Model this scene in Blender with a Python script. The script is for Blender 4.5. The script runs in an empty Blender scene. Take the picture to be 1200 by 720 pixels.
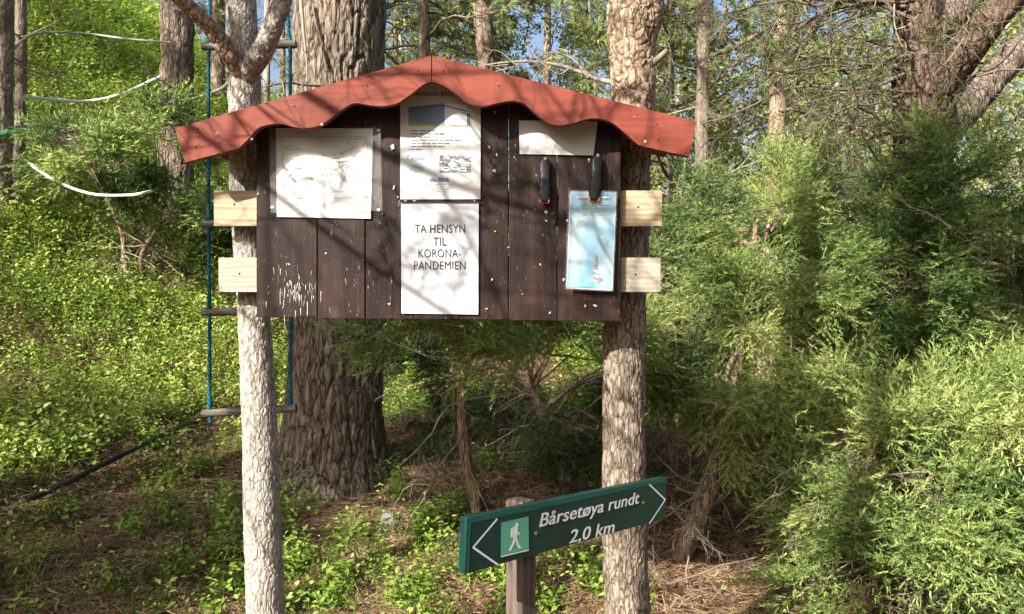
import bpy, math, random
import numpy as np
from mathutils import Vector, Matrix

R = math.radians
rng = np.random.default_rng(7)
random.seed(7)
scene = bpy.context.scene
col = scene.collection

# ------------------------------------------------------------------ camera, sky, sun, exposure
F = 900.0                      # focal length in photo pixels (1200 wide)
CAMZ = 1.6
cam = bpy.data.cameras.new('camera'); cam_o = bpy.data.objects.new('camera', cam); col.objects.link(cam_o)
cam.sensor_width = 36; cam.lens = F / 1200 * 36
cam.clip_start = 0.05; cam.clip_end = 2000
cam_o.location = (0, 0, CAMZ); cam_o.rotation_euler = (R(90), 0, 0)
scene.camera = cam_o

SUN = Vector((0.0705, 0.090, -0.070)).normalized()     # travel direction of the sunlight
elev = math.asin(-SUN.z)
world = bpy.data.worlds.new('World'); scene.world = world; world.use_nodes = True
wn = world.node_tree.nodes; wl = world.node_tree.links
sky = wn.new('ShaderNodeTexSky'); sky.sky_type = 'NISHITA'; sky.sun_disc = False
sky.sun_elevation = elev
sky.sun_rotation = math.atan2(-SUN.x, -SUN.y)
sky.air_density = 1.0; sky.dust_density = 4.5
wl.new(sky.outputs[0], wn['Background'].inputs[0]); wn['Background'].inputs[1].default_value = 0.095
sun = bpy.data.lights.new('sun', 'SUN'); sun.energy = 5.0; sun.angle = R(0.53); sun.color = (1.0, 0.94, 0.84)
sun_o = bpy.data.objects.new('sun', sun); col.objects.link(sun_o)
sun_o.rotation_euler = SUN.to_track_quat('-Z', 'Y').to_euler(); sun_o.location = (-5, -6, 8)
vs = scene.view_settings
vs.view_transform = 'Standard'; vs.look = 'None'; vs.gamma = 1; vs.use_curve_mapping = False
vs.exposure = 1.45
scene.cycles.max_bounces = 4; scene.cycles.diffuse_bounces = 2; scene.cycles.transmission_bounces = 2; scene.cycles.adaptive_threshold = 0.03
scene.cycles.caustics_reflective = False; scene.cycles.caustics_refractive = False

# ------------------------------------------------------------------ measuring helpers
def P(px, py, d):              # a point of the photo at depth d (m)
    return np.array([(px - 600) / F * d, d, CAMZ - (py - 360) / F * d])
def on_plane(px, py, o, n):    # where the sight line through a photo point meets a plane
    r = np.array([(px - 600) / F, 1.0, -(py - 360) / F]); c = np.array([0, 0, CAMZ])
    return c + r * (np.dot(np.array(o) - c, n) / np.dot(r, n))
def softplus(t, k=0.5): return k * np.logaddexp(0, t / k)

# value noise and cell noise in numpy
def _h(ix, iy, iz, s):
    n = (ix * 374761393 + iy * 668265263 + iz * 2147483647 + s * 1274126177) & 0xFFFFFFFF
    n = ((n ^ (n >> 13)) * 1274126177) & 0xFFFFFFFF
    n = ((n ^ (n >> 16)) * 2246822519) & 0xFFFFFFFF
    return ((n ^ (n >> 15)) & 0xFFFFFF) / float(0xFFFFFF)
def vnoise(p, s=0):
    p = np.asarray(p, float); i = np.floor(p).astype(np.int64); f = p - i; f = f * f * (3 - 2 * f); r = 0
    for dx in (0, 1):
        for dy in (0, 1):
            for dz in (0, 1):
                w = (f[:, 0] if dx else 1 - f[:, 0]) * (f[:, 1] if dy else 1 - f[:, 1]) * (f[:, 2] if dz else 1 - f[:, 2])
                r = r + w * _h(i[:, 0] + dx, i[:, 1] + dy, i[:, 2] + dz, s)
    return r * 2 - 1
def fbm(p, o=3, s=0):
    p = np.asarray(p, float); a = 1; r = 0; t = 0
    for k in range(o): r = r + a * vnoise(p * 2 ** k, s + k); t += a; a *= .5
    return r / t
def worley(p, s=0):
    i = np.floor(p).astype(np.int64); d1 = np.full(len(p), 9.); d2 = d1.copy(); cid = np.zeros(len(p))
    for dx in (-1, 0, 1):
        for dy in (-1, 0, 1):
            for dz in (-1, 0, 1):
                c = i + np.array([dx, dy, dz]); q = [_h(c[:, 0], c[:, 1], c[:, 2], s + k) for k in (1, 2, 3)]
                d = np.sqrt(((c + np.stack(q, 1) - p) ** 2).sum(1))
                new = d < d1
                d2 = np.where(new, d1, np.minimum(d2, d)); cid = np.where(new, q[0], cid); d1 = np.where(new, d, d1)
    return d1, d2, cid
def sstep(a, b, x): t = np.clip((x - a) / (b - a), 0, 1); return t * t * (3 - 2 * t)

def ground_z(x, y):
    x = np.asarray(x, float); y = np.asarray(y, float)
    base = 0.1 * np.clip(y, -4, 12)
    u = -x + 0.25 * np.clip(y, -10, 20)
    hill = softplus(0.62 * (u - 3.3), 0.25); hill = hill + .22 * softplus(u - 8.5, .8); hill = 24 * np.tanh(hill / 24)
    p = np.stack([x, y, x * 0], -1).reshape(-1, 3)
    n = (0.16 * fbm(p * 0.45, 3, 5) + 0.05 * fbm(p * 2.1, 2, 9)).reshape(x.shape)
    far = sstep(1.8, 4.0, np.abs(x) + np.abs(y)) 
    return base + hill + n * far
def G(px, py, d0=2.0, d1=60.):   # where the sight line meets the ground
    ds = np.geomspace(d0, d1, 1500); x = (px - 600) / F * ds; z = CAMZ - (py - 360) / F * ds
    k = np.argmax(z < ground_z(x, ds)); d = ds[k]
    return np.array([(px - 600) / F * d, d, float(ground_z(np.array([(px - 600) / F * d]), np.array([d]))[0])])
def gz(x, y): return float(ground_z(np.array([x]), np.array([y]))[0])

# ------------------------------------------------------------------ mesh helpers
def build(name, parts, mats, parent=None, smooth=True):
    """parts: list of (verts, faces, material index, tint)"""
    V = []; L = []; S = []; MI = []; T = []; off = 0
    for p in parts:
        v = np.asarray(p[0], float); f = p[1]; mi = p[2] if len(p) > 2 else 0; t = p[3] if len(p) > 3 else None
        V.append(v); T.append(np.full(len(v), .5) if t is None else np.broadcast_to(t, (len(v),)))
        if isinstance(f, np.ndarray):
            L.append((f + off).ravel()); S.append(np.full(len(f), f.shape[1])); MI.append(np.full(len(f), mi))
        else:
            for q in f: L.append(np.array(q) + off); S.append(np.array([len(q)])); MI.append(np.array([mi]))
        off += len(v)
    V = np.concatenate(V); L = np.concatenate(L).astype(np.int32); S = np.concatenate(S); MI = np.concatenate(MI).astype(np.int32)
    me = bpy.data.meshes.new(name)
    me.vertices.add(len(V)); me.vertices.foreach_set('co', V.astype(np.float32).ravel())
    me.loops.add(len(L)); me.loops.foreach_set('vertex_index', L)
    me.polygons.add(len(S)); me.polygons.foreach_set('loop_start', np.concatenate([[0], np.cumsum(S)[:-1]]).astype(np.int32))
    me.polygons.foreach_set('material_index', MI)
    me.polygons.foreach_set('use_smooth', np.full(len(S), smooth))
    a = me.attributes.new('tint', 'FLOAT', 'POINT'); a.data.foreach_set('value', np.concatenate(T).astype(np.float32))
    me.update(calc_edges=True)
    for m in (mats if isinstance(mats, (list, tuple)) else [mats]): me.materials.append(m)
    return link(name, me, parent)
def link(name, me, parent=None):
    o = bpy.data.objects.new(name, me); col.objects.link(o)
    if parent is not None: o.parent = parent
    return o
def empty(name, loc=(0, 0, 0)):
    o = bpy.data.objects.new(name, None); col.objects.link(o); o.location = loc; o.empty_display_size = .1; return o
def tag(o, label, cat, group=None):
    o['label'] = label; o['category'] = cat
    if group: o['group'] = group
    return o
def kind(o, k, label=None):
    o['kind'] = k
    if label: o['label'] = label
    return o
def local(o, pts): return np.asarray(pts, float) - np.array(o.location)

def crv(pts, n):               # Catmull-Rom through points (any dimension)
    p = np.asarray(pts, float); p = np.vstack([2 * p[0] - p[1], p, 2 * p[-1] - p[-2]])
    t = np.linspace(0, len(p) - 3 - 1e-9, n); i = t.astype(int); f = (t - i)[:, None]
    a, b, c, d = p[i], p[i + 1], p[i + 2], p[i + 3]
    return .5 * (2 * b + (c - a) * f + (2 * a - 5 * b + 4 * c - d) * f ** 2 + (3 * b - a - 3 * c + d) * f ** 3)
def tube(pts, rad, sides=8):
    p = np.asarray(pts, float); n = len(p); rad = np.broadcast_to(rad, (n,))
    t = np.gradient(p, axis=0); t /= np.linalg.norm(t, axis=1)[:, None] + 1e-12
    ref = np.array([1., 0, 0]) if abs(t[0, 0]) < .8 else np.array([0, 1., 0])
    u = np.zeros_like(p); u0 = ref - t[0] * ref.dot(t[0])
    for k in range(n):
        u0 = u0 - t[k] * u0.dot(t[k]); u0 = u0 / (np.linalg.norm(u0) + 1e-12); u[k] = u0
    v = np.cross(t, u); a = np.linspace(0, 2 * np.pi, sides, endpoint=False)
    V = p[:, None] + rad[:, None, None] * (np.cos(a)[None, :, None] * u[:, None] + np.sin(a)[None, :, None] * v[:, None])
    k = np.arange(n - 1)[:, None] * sides; j = np.arange(sides)[None]; j2 = (j + 1) % sides
    Fq = np.stack([k + j, k + j2, k + sides + j2, k + sides + j], -1).reshape(-1, 4)
    V = V.reshape(-1, 3)
    V = np.vstack([V, p[:1], p[-1:]]); c0 = len(V) - 2; jj = np.arange(sides); k2 = (jj + 1) % sides
    caps = np.vstack([np.stack([jj * 0 + c0, k2, jj], -1), np.stack([jj * 0 + c0 + 1, (n - 1) * sides + jj, (n - 1) * sides + k2], -1)])
    return V, Fq, caps
def tube_parts(pts, rad, sides=8, mi=0, tint=None):
    V, Fq, caps = tube(pts, rad, sides)
    tint = None if tint is None else tint
    c = caps.copy(); V2 = V.copy()
    return [(V, Fq, mi, tint), (V2, c, mi, tint)]
def box(c, s, rot=None):       # centre, full size
    v = np.array([[x, y, z] for x in (-.5, .5) for y in (-.5, .5) for z in (-.5, .5)]) * np.array(s)
    if rot is not None: v = v @ np.array(rot).T
    f = np.array([[0, 1, 3, 2], [4, 6, 7, 5], [0, 4, 5, 1], [2, 3, 7, 6], [0, 2, 6, 4], [1, 5, 7, 3]])
    return v + np.array(c), f
def prism(poly, origin, u, v, n, t):      # polygon (k,2) in the u,v plane, extruded by t along n
    poly = np.asarray(poly, float); k = len(poly); o = np.asarray(origin, float)
    a = o + poly[:, :1] * u + poly[:, 1:] * v; V = np.vstack([a, a + np.asarray(n) * t])
    f = [tuple(range(k))[::-1], tuple(range(k, 2 * k))] + [(i, (i + 1) % k, k + (i + 1) % k, k + i) for i in range(k)]
    return V, f
def bevel(o, w=0.002, seg=2):
    m = o.modifiers.new('bevel', 'BEVEL'); m.width = w; m.segments = seg; m.limit_method = 'ANGLE'; m.angle_limit = R(40)
    return o
def rand_rot(n, g=rng):
    q = g.normal(size=(n, 4)); q /= np.linalg.norm(q, axis=1)[:, None]; w, x, y, z = q.T
    return np.stack([1 - 2 * (y * y + z * z), 2 * (x * y - z * w), 2 * (x * z + y * w), 2 * (x * y + z * w), 1 - 2 * (x * x + z * z), 2 * (y * z - x * w),
                     2 * (x * z - y * w), 2 * (y * z + x * w), 1 - 2 * (x * x + y * y)], -1).reshape(n, 3, 3)
def frames(d, g=rng, roll=True, upref=None):           # rotation matrices whose local x axis is d; local z up-ish unless roll
    d = np.asarray(d, float); d = d / np.linalg.norm(d, axis=1)[:, None]
    r = g.normal(size=d.shape) if upref is None else np.broadcast_to(np.array(upref, float), d.shape) + g.normal(size=d.shape) * .25
    y = np.cross(r, d); y /= np.linalg.norm(y, axis=1)[:, None] + 1e-9
    z = np.cross(d, y); return np.stack([d, y, z], -1)
def scatter(templates, pos, rot, scl, g=rng, tint=None, tvar=.18):
    """copies of small triangle templates -> parts, one per template"""
    pos = np.asarray(pos, float); n = len(pos); w = g.integers(0, len(templates), n); parts = []
    scl = np.broadcast_to(scl, (n,)); tint = np.broadcast_to(.5 if tint is None else tint, (n,))
    for k, (TV, TF, TT) in enumerate(templates):
        m = np.where(w == k)[0]
        if not len(m): continue
        V = np.einsum('nij,vj->nvi', rot[m], TV) * scl[m][:, None, None] + pos[m][:, None]
        f = (TF[None] + (np.arange(len(m)) * len(TV))[:, None, None]).reshape(-1, 3)
        t = (tint[m][:, None] + TT[None] + g.normal(size=(len(m), 1)) * tvar * .5).clip(0, 1)
        parts.append((V.reshape(-1, 3), f, 0, t.ravel()))
    return parts

# ------------------------------------------------------------------ materials
def mat(name, rough=.7, base=(.5, .5, .5), spec=.3):
    m = bpy.data.materials.new(name); m.use_nodes = True; b = m.node_tree.nodes['Principled BSDF']
    b.inputs['Base Color'].default_value = (*base, 1); b.inputs['Roughness'].default_value = rough
    b.inputs['Specular IOR Level'].default_value = spec
    return m, m.node_tree, b
def node(nt, t, **k):
    n = nt.nodes.new(t)
    for a, v in k.items():
        if a in n.inputs: n.inputs[a].default_value = v
        else: setattr(n, a, v)
    return n
def coords(nt, scale=(1, 1, 1), kindc='Object', loc=(0, 0, 0)):
    t = node(nt, 'ShaderNodeTexCoord'); mp = node(nt, 'ShaderNodeMapping'); mp.inputs['Scale'].default_value = scale; mp.inputs['Location'].default_value = loc
    nt.links.new(t.outputs[kindc], mp.inputs[0]); return mp.outputs[0]
def noise(nt, vec, scale=5, detail=4, rough=.6, dist=0):
    n = node(nt, 'ShaderNodeTexNoise'); n.inputs['Scale'].default_value = scale; n.inputs['Detail'].default_value = detail
    n.inputs['Roughness'].default_value = rough; n.inputs['Distortion'].default_value = dist
    nt.links.new(vec, n.inputs['Vector']); return n.outputs[0]
def ramp(nt, fac, stops):
    r = node(nt, 'ShaderNodeValToRGB'); e = r.color_ramp.elements
    while len(e) < len(stops): e.new(.5)
    for k, (p, c) in enumerate(stops): e[k].position = p; e[k].color = (*c, 1) if len(c) == 3 else c
    nt.links.new(fac, r.inputs[0]); return r.outputs[0]
def mix(nt, fac, a, b, mode='MIX'):
    n = node(nt, 'ShaderNodeMix'); n.data_type = 'RGBA'; n.blend_type = mode
    for sock, v in ((n.inputs[0], fac), (n.inputs[6], a), (n.inputs[7], b)):
        if isinstance(v, (int, float)): sock.default_value = v
        elif isinstance(v, tuple): sock.default_value = (*v, 1)
        else: nt.links.new(v, sock)
    return n.outputs[2]
def bump(nt, b, h, strength=.5, dist=.01, prev=None):
    n = node(nt, 'ShaderNodeBump'); n.inputs['Strength'].default_value = strength; n.inputs['Distance'].default_value = dist
    nt.links.new(h, n.inputs['Height'])
    if prev: nt.links.new(prev, n.inputs['Normal'])
    nt.links.new(n.outputs[0], b.inputs['Normal']); return n.outputs[0]
def attr(nt, nm='tint'):
    a = node(nt, 'ShaderNodeAttribute'); a.attribute_name = nm; return a.outputs['Fac']

def leaf_mat(name, stops, trans=.3, rough=.5, spec=.25):
    m, nt, b = mat(name, rough, spec=spec)
    c = ramp(nt, attr(nt), stops)
    nt.links.new(c, b.inputs['Base Color'])
    if trans > 0:
        tr = node(nt, 'ShaderNodeBsdfTranslucent'); tc = mix(nt, 1.0, c, (1.0, 1.0, .55), 'MULTIPLY'); nt.links.new(tc, tr.inputs[0])
        ms = node(nt, 'ShaderNodeMixShader'); ms.inputs[0].default_value = trans
        nt.links.new(b.outputs[0], ms.inputs[1]); nt.links.new(tr.outputs[0], ms.inputs[2])
        nt.links.new(ms.outputs[0], nt.nodes['Material Output'].inputs[0])
    return m
def bark_mat(name, dark, mid, light, zs=.3, scale=22, rough=.9, bstr=.6, bdist=.012, lichen=None, crack=(.26, .20, .17)):
    m, nt, b = mat(name, rough, spec=.12)
    v = coords(nt, (1, 1, zs)); w = node(nt, 'ShaderNodeVectorMath', operation='ADD')
    nz = node(nt, 'ShaderNodeTexNoise'); nz.inputs['Scale'].default_value = scale * .6; nz.inputs['Detail'].default_value = 3; nt.links.new(v, nz.inputs['Vector'])
    sc = node(nt, 'ShaderNodeVectorMath', operation='SCALE'); sc.inputs['Scale'].default_value = 1.3 / scale; nt.links.new(nz.outputs['Color'], sc.inputs[0])
    nt.links.new(v, w.inputs[0]); nt.links.new(sc.outputs[0], w.inputs[1])
    vo = node(nt, 'ShaderNodeTexVoronoi', feature='DISTANCE_TO_EDGE'); vo.inputs['Scale'].default_value = scale; nt.links.new(w.outputs[0], vo.inputs['Vector'])
    f1 = noise(nt, coords(nt, (1, 1, zs)), scale * 1.6, 6, .7)
    f2 = noise(nt, coords(nt, (1, 1, 1)), scale * 4, 5, .7)
    c = ramp(nt, f1, [(.3, dark), (.5, mid), (.72, light)])
    at = ramp(nt, attr(nt), [(0, (.55, .52, .5)), (.5, (1, 1, 1)), (1, (1.25, 1.2, 1.12))])
    c = mix(nt, 1, c, at, 'MULTIPLY')
    fis = ramp(nt, vo.outputs[0], [(.0, crack), (.10, (1, 1, 1))]); c = mix(nt, .8, c, fis, 'MULTIPLY')
    if lichen:
        lm = ramp(nt, noise(nt, coords(nt, (1, 1, .8)), 9, 6, .75), [(.56, (0, 0, 0)), (.64, (1, 1, 1))]); c = mix(nt, lm, c, lichen)
    nt.links.new(c, b.inputs['Base Color'])
    hs = ramp(nt, vo.outputs[0], [(0, (0, 0, 0)), (.16, (.8, .8, .8)), (1, (1, 1, 1))])
    p = bump(nt, b, hs, bstr, bdist); p = bump(nt, b, f1, .5, bdist * .7, p); bump(nt, b, f2, .35, bdist * .3, p)
    return m

M = {}
M['bark_grey'] = bark_mat('bark_grey', (.085, .064, .05), (.185, .15, .12), (.33, .29, .245), .20, 30, bdist=.02)
M['bark_pale'] = bark_mat('bark_pale', (.20, .18, .155), (.40, .37, .33), (.56, .535, .50), .36, 80, bdist=.005, crack=(.42, .37, .33))
M['bark_mid'] = bark_mat('bark_mid', (.11, .085, .065), (.24, .20, .16), (.42, .37, .31), .30, 70, bdist=.006)
M['bark_orange'] = bark_mat('bark_orange', (.19, .13, .085), (.36, .275, .195), (.54, .475, .39), .5, 50, bdist=.008)
M['bark_red'] = bark_mat('bark_red', (.055, .04, .032), (.125, .09, .066), (.24, .19, .145), .3, 34, bdist=.012)
M['bark_juniper'] = bark_mat('bark_juniper', (.13, .085, .06), (.32, .235, .17), (.50, .41, .32), .12, 60, bdist=.008)
M['bark_far'] = bark_mat('bark_far', (.08, .06, .045), (.20, .155, .12), (.36, .30, .24), .3, 14, bdist=.02)
M['dead_wood'] = mat('dead_wood', .85, (.25, .21, .17), .15)[0]
M['dark_twig'] = mat('dark_twig', .9, (.15, .12, .095), .1)[0]
M['juniper'] = leaf_mat('juniper_needles', [(0, (.03, .06, .022)), (.35, (.10, .165, .05)), (.65, (.235, .32, .095)), (1, (.42, .46, .165))], .25, .6, .1)
M['juniper_shaded'] = leaf_mat('juniper_needles_shaded', [(0, (.02, .04, .016)), (.4, (.055, .105, .042)), (.7, (.13, .19, .075)), (1, (.26, .31, .13))], .2, .6, .1)  # darkened copy of the juniper needles, shade put into the colour
M['pine'] = leaf_mat('pine_needles', [(0, (.06, .085, .03)), (.5, (.17, .21, .075)), (1, (.34, .36, .15))], .3)
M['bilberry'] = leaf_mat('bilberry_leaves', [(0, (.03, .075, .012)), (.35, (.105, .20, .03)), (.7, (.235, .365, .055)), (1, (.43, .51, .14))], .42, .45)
M['birch'] = leaf_mat('birch_leaves', [(0, (.10, .13, .04)), (.5, (.28, .33, .11)), (1, (.48, .50, .22))], .4)
M['grass'] = leaf_mat('grass_blades', [(0, (.05, .09, .02)), (.5, (.13, .22, .04)), (.8, (.3, .32, .1)), (1, (.45, .38, .2))], .3)
M['litter'] = leaf_mat('needle_litter', [(0, (.07, .035, .02)), (.5, (.24, .14, .08)), (1, (.46, .34, .22))], 0, .8, .1)

# ground
m, nt, b = mat('forest_floor', .95, spec=.1); M['ground'] = m
v = coords(nt); n1 = noise(nt, v, 1.1, 5, .65); n2 = noise(nt, v, 28, 5, .7); n3 = noise(nt, coords(nt, (1, .35, 1)), 120, 3, .7)
c = ramp(nt, n2, [(.3, (.045, .026, .016)), (.5, (.12, .072, .042)), (.7, (.22, .145, .09))])
gm = ramp(nt, n1, [(.56, (0, 0, 0)), (.68, (1, 1, 1))])
c = mix(nt, gm, c, ramp(nt, n2, [(.3, (.03, .04, .012)), (.7, (.10, .13, .03))]))
c = mix(nt, .5, c, ramp(nt, n3, [(.35, (.5, .5, .5)), (.65, (1.5, 1.4, 1.25))]), 'MULTIPLY')
nt.links.new(c, b.inputs['Base Color']); p = bump(nt, b, n2, .8, .03); bump(nt, b, n3, .6, .008, p)

# painted wood of the board
def painted(name, stops, gscale, wear, wear_col, rough, gdir=(1, 1, .06), bs=.25):
    m, nt, b = mat(name, rough, spec=.22)
    g = noise(nt, coords(nt, gdir), gscale, 6, .65, .4); g2 = noise(nt, coords(nt), 9, 5, .6)
    c = mix(nt, .5, ramp(nt, g, stops), ramp(nt, g2, stops))
    fine = noise(nt, coords(nt, tuple(.35 if q_ < .5 else 1 for q_ in gdir)), 95, 5, .75)
    c = mix(nt, .7, c, ramp(nt, noise(nt, coords(nt), 4, 6, .7), [(.34, (.55, .52, .5)), (.5, (1, 1, 1)), (.7, (1.15, 1.1, 1.08))]), 'MULTIPLY'); wm = ramp(nt, fine, [(wear, (0, 0, 0)), (wear + .04, (1, 1, 1))]); c = mix(nt, wm, c, wear_col)
    nt.links.new(c, b.inputs['Base Color'])
    rr = ramp(nt, g2, [(.3, (rough - .12,) * 3), (.7, (rough + .15,) * 3)]); nt.links.new(rr, b.inputs['Roughness'])
    p = bump(nt, b, g, bs, .004); bump(nt, b, fine, bs * .6, .0015, p)
    return m
M['brown_paint'] = painted('brown_paint', [(.30, (.005, .0027, .0024)), (.5, (.0175, .0085, .0074)), (.72, (.056, .030, .0255))], 34, .63, (.20, .145, .12), .5, (1, 1, .10), .5)
M['red_paint'] = painted('red_paint', [(.25, (.115, .023, .015)), (.5, (.18, .041, .027)), (.75, (.27, .070, .046))], 46, .70, (.36, .22, .16), .6, (.07, 1, 1), .35)
M['red_edge'] = painted('red_edge', [(.3, (.10, .035, .025)), (.7, (.2, .07, .05))], 30, .72, (.3, .2, .1), .7)
def rawwood(name, a, bcol, cc, gdir=(.10, 1, 1), wdir=(.35, 1, 1), wb='Z'):
    m, nt, b = mat(name, .75, spec=.2)
    g = noise(nt, coords(nt, gdir), 75, 5, .6, .6); wv = node(nt, 'ShaderNodeTexWave'); wv.wave_type = 'BANDS'; wv.bands_direction = wb
    wv.inputs['Scale'].default_value = 22; wv.inputs['Distortion'].default_value = 5; wv.inputs['Detail'].default_value = 3; wv.inputs['Detail Scale'].default_value = .8
    nt.links.new(coords(nt, wdir), wv.inputs['Vector'])
    c = mix(nt, .3, ramp(nt, g, [(.3, a), (.55, bcol), (.75, cc)]), ramp(nt, wv.outputs[0], [(.1, a), (.5, bcol), (.9, cc)]))
    vk = node(nt, 'ShaderNodeTexVoronoi'); vk.inputs['Scale'].default_value = 6.0; nt.links.new(coords(nt, (1, .2, 1.4)), vk.inputs['Vector'])
    kn = ramp(nt, vk.outputs[0], [(.035, (.3, .2, .12)), (.075, (1, 1, 1))]); c = mix(nt, .9, c, kn, 'MULTIPLY')
    nt.links.new(c, b.inputs['Base Color']); bump(nt, b, g, .3, .002); return m
M['pale_wood'] = rawwood('pale_wood', (.26, .20, .125), (.40, .32, .215), (.50, .43, .32))
M['grey_wood'] = rawwood('grey_wood', (.23, .20, .16), (.34, .30, .24), (.44, .40, .34))
M['post_wood'] = rawwood('post_wood', (.045, .034, .028), (.10, .076, .062), (.19, .155, .13), (1, 1, .08), (1, 1, .1), 'X')
M['rung_wood'] = rawwood('rung_wood', (.06, .052, .042), (.12, .105, .085), (.2, .18, .145))
def paper(name, base, rough=.45, crumple=.55):
    m, nt, b = mat(name, rough, base, .4)
    n = noise(nt, coords(nt), 14, 4, .55); n2 = noise(nt, coords(nt), 5, 3, .5)
    nt.links.new(mix(nt, 1, (base), ramp(nt, noise(nt, coords(nt), 8, 6, .65), [(.3, (.80, .79, .75)), (.48, (.97, .97, .96)), (.7, (1, 1, 1))]), 'MULTIPLY'), b.inputs['Base Color'])
    p = bump(nt, b, n2, crumple, .01); bump(nt, b, n, crumple * .5, .003, p); return m
M['paper'] = paper('paper', (.50, .51, .52)); M['paper_cool'] = paper('paper_cool', (.47, .49, .545), .4)
M['paper_old'] = paper('paper_old', (.48, .50, .50), .6)
def plain(name, c, r=.6, s=.3): M[name] = mat(name, r, c, s)[0]
plain('worn_edge', (.26, .15, .09), .8); plain('ink', (.03, .03, .035), .7); plain('ink_grey', (.16, .165, .17), .7); plain('ink_pale', (.28, .30, .31), .7); plain('ink_blue', (.10, .17, .32), .7); plain('ink_sky', (.22, .36, .48), .7)
plain('pic_sky', (.42, .50, .58)); plain('pic_house', (.13, .19, .27)); plain('pic_house_dark', (.09, .13, .2)); plain('pic_trim', (.05, .11, .30)); plain('pic_white', (.55, .60, .66)); plain('pic_grass', (.30, .33, .10))
plain('staple', (.55, .55, .56), .35, .6); plain('scrap', (.52, .51, .48), .7)
plain('sign_white', (.74, .76, .76), .4); plain('black_plastic', (.007, .007, .008), .5, .25); plain('orange_plastic', (.55, .13, .03), .45, .5); plain('steel', (.45, .45, .44), .3, .6)
M['steel'].node_tree.nodes['Principled BSDF'].inputs['Metallic'].default_value = .9
plain('black_rubber', (.014, .014, .015), .45, .4); plain('rope_white', (.70, .68, .64), .85, .1); plain('rope_grey', (.30, .29, .27), .85, .1); plain('rope_teal', (.03, .22, .20), .8, .1)
m, nt, b = mat('sign_green', .38, spec=.4); M['sign_green'] = m
nt.links.new(ramp(nt, noise(nt, coords(nt), 18, 5, .65), [(.3, (.003, .030, .025)), (.7, (.006, .048, .039))]), b.inputs['Base Color']); bump(nt, b, noise(nt, coords(nt, (.1, 1, 1)), 60, 4), .12, .001)
plain('sign_edge', (.012, .095, .078), .45); plain('sign_picto', (.10, .36, .24), .5)
m, nt, b = mat('blue_rope', .8, spec=.15); M['rope_blue'] = m
wv = node(nt, 'ShaderNodeTexWave'); wv.bands_direction = 'DIAGONAL'; wv.inputs['Scale'].default_value = 28; wv.inputs['Distortion'].default_value = .5; nt.links.new(coords(nt), wv.inputs[0])
nt.links.new(ramp(nt, wv.outputs[0], [(.2, (.004, .05, .085)), (.8, (.016, .12, .17))]), b.inputs['Base Color']); bump(nt, b, wv.outputs[0], .7, .004)
m, nt, b = mat('leaflet_print', .3, spec=.5); M['leaflet'] = m
v = coords(nt, (1, 1, .8)); n1 = noise(nt, v, 9, 5, .6, .4)
nt.links.new(ramp(nt, n1, [(.34, (.045, .19, .33)), (.45, (.12, .29, .41)), (.56, (.29, .40, .45)), (.70, (.42, .47, .485))]), b.inputs['Base Color']); bump(nt, b, noise(nt, v, 7, 3), .2, .006)
m, nt, b = mat('grey_print', .5); M['print_grey'] = m
nt.links.new(ramp(nt, noise(nt, coords(nt, (1, 1, 2.2)), 60, 5, .7), [(.38, (.03, .03, .035)), (.5, (.18, .19, .2)), (.66, (.6, .61, .62))]), b.inputs['Base Color'])
# clear plastic sleeve
m, nt, b = mat('clear_plastic', .12, (.9, .9, .9), .5); M['plastic'] = m
tr = node(nt, 'ShaderNodeBsdfTransparent'); ms = node(nt, 'ShaderNodeMixShader'); ms.inputs[0].default_value = .10
nt.links.new(tr.outputs[0], ms.inputs[1]); nt.links.new(b.outputs[0], ms.inputs[2]); nt.links.new(ms.outputs[0], nt.nodes['Material Output'].inputs[0])

# ------------------------------------------------------------------ lettering (made first, while the scene is small)
def text_mesh(body, shear=0, offset=0, spacing=1.0):
    cu = bpy.data.curves.new('lettering', 'FONT'); cu.body = body; cu.shear = shear; cu.offset = offset; cu.space_character = spacing; cu.resolution_u = 4
    o = bpy.data.objects.new('lettering', cu); col.objects.link(o)
    dg = bpy.context.evaluated_depsgraph_get(); dg.update()
    me = o.evaluated_get(dg).to_mesh(); V = np.array([v.co[:] for v in me.vertices]); f = [tuple(p.vertices) for p in me.polygons]
    o.to_mesh_clear(); bpy.data.objects.remove(o); bpy.data.curves.remove(cu); return V[:, :2], f
def put_text(body, origin, u, v, n, u0, u1, v0, h=None, cap_h=None, name='lettering', mt=None, parent=None, lift=.0012, bold=(0,), **k):
    """fit text between u0 and u1 on baseline v0; cap height cap_h"""
    V, f = text_mesh(body, **k); x0, x1 = V[:, 0].min(), V[:, 0].max(); s = (u1 - u0) / (x1 - x0)
    Vt, _ = text_mesh('H', **k); ch = Vt[:, 1].max(); sy = cap_h / ch if cap_h else s
    parts_ = []
    for i_, du in enumerate(bold): parts_.append((np.array(origin) + ((V[:, :1] - x0) * s + u0 + du) * u + (V[:, 1:] * sy + v0) * v + np.array(n) * (lift + .00006 * i_), f))
    W = np.array(origin) + ((V[:, :1] - x0) * s + u0) * u + (V[:, 1:] * sy + v0) * v + np.array(n) * lift
    pr = np.array(parent.location) if parent is not None else 0
    return build(name, [(w_ - pr, f_) for w_, f_ in parts_], mt, parent, False)

X = np.array([1., 0, 0]); Y = np.array([0, 1., 0]); Z = np.array([0, 0, 1.])

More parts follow.
